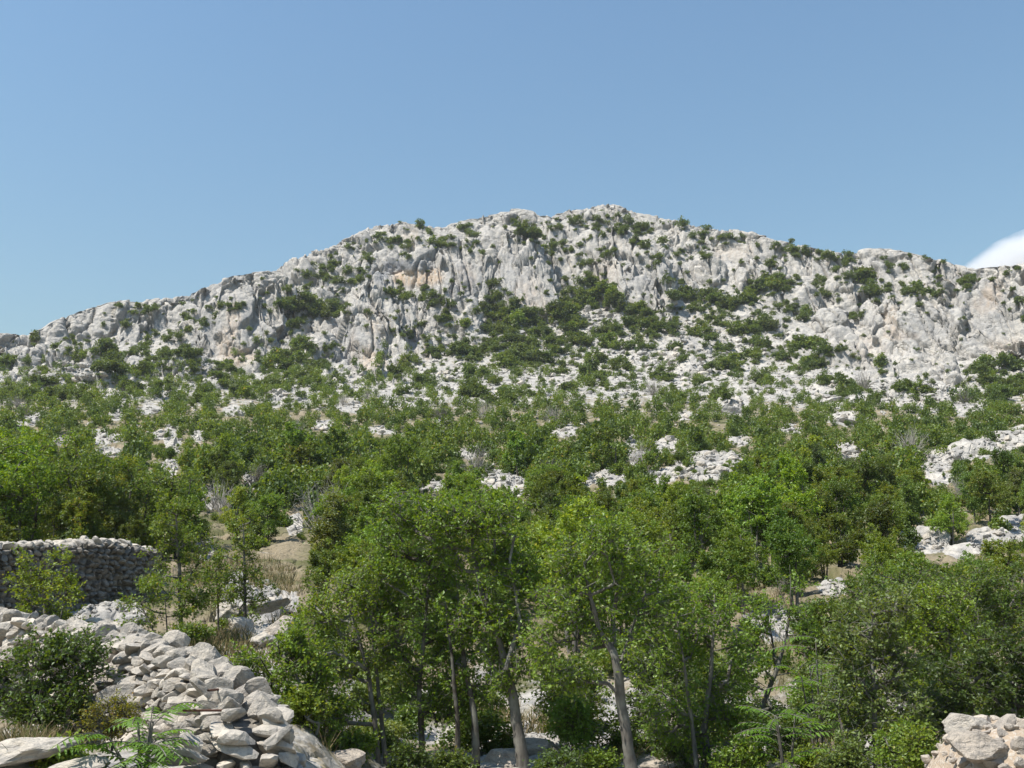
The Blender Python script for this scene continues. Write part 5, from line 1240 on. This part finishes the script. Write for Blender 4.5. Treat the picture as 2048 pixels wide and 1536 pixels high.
# ------------------------------------------------------------------ dry grass
T = NT('dry_grass'); g = T.n('ShaderNodeNewGeometry')
base = T.mix(g.outputs['Random Per Island'], (.20, .155, .075), (.42, .34, .19)); base = T.mix(T.ramp(g.outputs['Random Per Island'], [(.7, 0.0), (.72, 1.0)], 'CONSTANT'), base, (.10, .13, .035))
M_GRASS = T.out(T.n('ShaderNodeMixShader', i0=.3, i1=T.n('ShaderNodeBsdfDiffuse', Color=base).outputs[0], i2=T.n('ShaderNodeBsdfTranslucent', Color=base).outputs[0]).outputs[0])
A_, B_, R_ = [], [], []
for u, v, ru, rv, n_ in [(455, 1300, 50, 22, 1500), (400, 1318, 36, 12, 700), (195, 1205, 50, 16, 900), (410, 1150, 56, 24, 1500), (520, 1150, 70, 30, 1800), (470, 1215, 60, 30, 900), (240, 1200, 40, 14, 500), (60, 1530, 80, 30, 1100), (120, 1480, 50, 20, 600), (640, 1420, 44, 26, 700), (985, 1440, 60, 40, 1200), (1090, 1450, 50, 20, 600), (1180, 1520, 60, 16, 500), (1250, 1510, 30, 20, 400), (1480, 1200, 120, 30, 1200), (560, 1180, 60, 20, 500), (580, 1240, 40, 30, 400), (700, 1480, 60, 30, 600), (1560, 1300, 60, 60, 500), (1640, 1500, 80, 40, 800), (1400, 1530, 80, 20, 500), (520, 1320, 40, 14, 300), (300, 1330, 60, 10, 300)]:
    for k in range(n_):
        d = rk.normal(size=2); d *= math.sqrt(rk.uniform(0, 1)) / np.linalg.norm(d)
        y_ = float(depth_of(v + d[1] * rv, u)); p = ground_at(u + d[0] * ru, v + d[1] * rv)[0]; h = rk.uniform(.08, .24) * (1 if y_ < 20 else 1.25)
        if rk.uniform() < .45: continue
        A_.append(p - [0, 0, .03]); B_.append(p + np.array([rk.normal() * .1, rk.normal() * .1, h])); R_.append(.006 if y_ < 18 else .010)
R_ = np.array(R_); a = Acc(); a.add(*frusta(np.array(A_), np.array(B_), R_, R_ * .3, 3))
tag(link('dry_grass', a.mesh('dry_grass'), M_GRASS), kind='stuff')
# road shoulder under and behind the camera
tag(link('road', new_mesh('road', [(-60, -60, -.12), (60, -60, -.12), (60, 3.4, -.12), (-60, 3.4, -.12)], [(0, 1, 2, 3)]), M_EARTH), kind='structure')
# ------------------------------------------------------------------ cloud behind the ridge
Vc, Tc = ICO[4]; c = point(2190, 585, 2600.); k_ = 2600 / F
T = NT('cloud_vapour'); oc = T.n('ShaderNodeTexCoord').outputs['Object']
rr_ = T.n('ShaderNodeVectorMath', _operation='LENGTH', i0=oc).outputs['Value']
nz = T.noise(oc, 2.6, 6, .6)
dn = T.math('MULTIPLY', T.ramp(T.math('SUBTRACT', T.math('ADD', T.math('SUBTRACT', 1.0, rr_), T.math('MULTIPLY', nz, .55)), .27), [(.0, 0.0), (.12, .3), (.3, 1.0)]), .05)
T.n('ShaderNodeOutputMaterial', Volume=T.n('ShaderNodeVolumePrincipled', Color=(1, 1, 1, 1), Density=dn, Anisotropy=.25).outputs[0])
tag(link('cloud', new_mesh('cloud', Vc, None, Tc, True), T.m, None, c, 0, (290 * k_, 240 * k_, 150 * k_)), kind='stuff')
HAZE = .00014
# ------------------------------------------------------------------ light, sky, camera
SUN_EL, SUN_AZ = math.radians(59), math.radians(-119)     # azimuth clockwise from the view direction (+Y): the sun stands high on the left, a little behind
world = bpy.data.worlds.new('World'); scene.world = world; world.use_nodes = True
nt = world.node_tree; nt.nodes.clear()
sk = nt.nodes.new('ShaderNodeTexSky'); sk.sky_type = 'NISHITA'; sk.sun_disc = False
sk.sun_elevation = SUN_EL; sk.sun_rotation = SUN_AZ; sk.altitude = 200; sk.air_density = 2.25; sk.dust_density = 0.9; sk.ozone_density = 9.0
bg = nt.nodes.new('ShaderNodeBackground'); bg.inputs[1].default_value = 0.098
wo = nt.nodes.new('ShaderNodeOutputWorld')
nt.links.new(sk.outputs[0], bg.inputs[0]); nt.links.new(bg.outputs[0], wo.inputs[0])
sun = bpy.data.lights.new('sun', 'SUN'); sun.energy = 5.0; sun.angle = math.radians(.53); sun.color = (1.0, .955, .88)
so = bpy.data.objects.new('sun', sun); COL.objects.link(so)
from mathutils import Vector
sdir = Vector((math.sin(SUN_AZ) * math.cos(SUN_EL), math.cos(SUN_AZ) * math.cos(SUN_EL), math.sin(SUN_EL)))
so.rotation_euler = sdir.to_track_quat('Z', 'Y').to_euler(); so.location = sdir * 60
# ------------------------------------------------------------------ the air of a hot day: one even, thin volume round camera and mountain
x0, x1, y0, y1, z0, z1 = -420, 420, -80, 470, float(min(PD[..., 2].min(), -2) - 1), float(ALLP[:, 2].max() + 12)
bxv = [(x, y_, z) for x in (x0, x1) for y_ in (y0, y1) for z in (z0, z1)]
T = NT('thin_air')
T.n('ShaderNodeOutputMaterial', Volume=T.n('ShaderNodeVolumePrincipled', Color=(.88, .94, 1.0, 1), Density=HAZE, Anisotropy=.2).outputs[0])
tag(link('haze', new_mesh('haze', bxv, [(0, 1, 3, 2), (4, 6, 7, 5), (0, 4, 5, 1), (2, 3, 7, 6), (0, 2, 6, 4), (1, 5, 7, 3)]), T.m), kind='stuff')
cam = bpy.data.cameras.new('camera'); co = bpy.data.objects.new('camera', cam); COL.objects.link(co)
co.location = (0, 0, EYE); co.rotation_euler = (math.pi / 2 + PITCH, 0, 0)
cam.sensor_width = 36; cam.lens = 36 * F / 2048; cam.clip_start = .1; cam.clip_end = 20000
scene.camera = co
scene.view_settings.view_transform = 'Standard'; scene.view_settings.look = 'None'; scene.view_settings.exposure = 0.5; scene.view_settings.gamma = 1
scene.render.engine = 'CYCLES'
cy = scene.cycles
cy.max_bounces = 5; cy.diffuse_bounces = 3; cy.glossy_bounces = 1; cy.transmission_bounces = 3; cy.transparent_max_bounces = 8; cy.volume_bounces = 3
cy.use_denoising = True
cy.caustics_reflective = False; cy.caustics_refractive = False
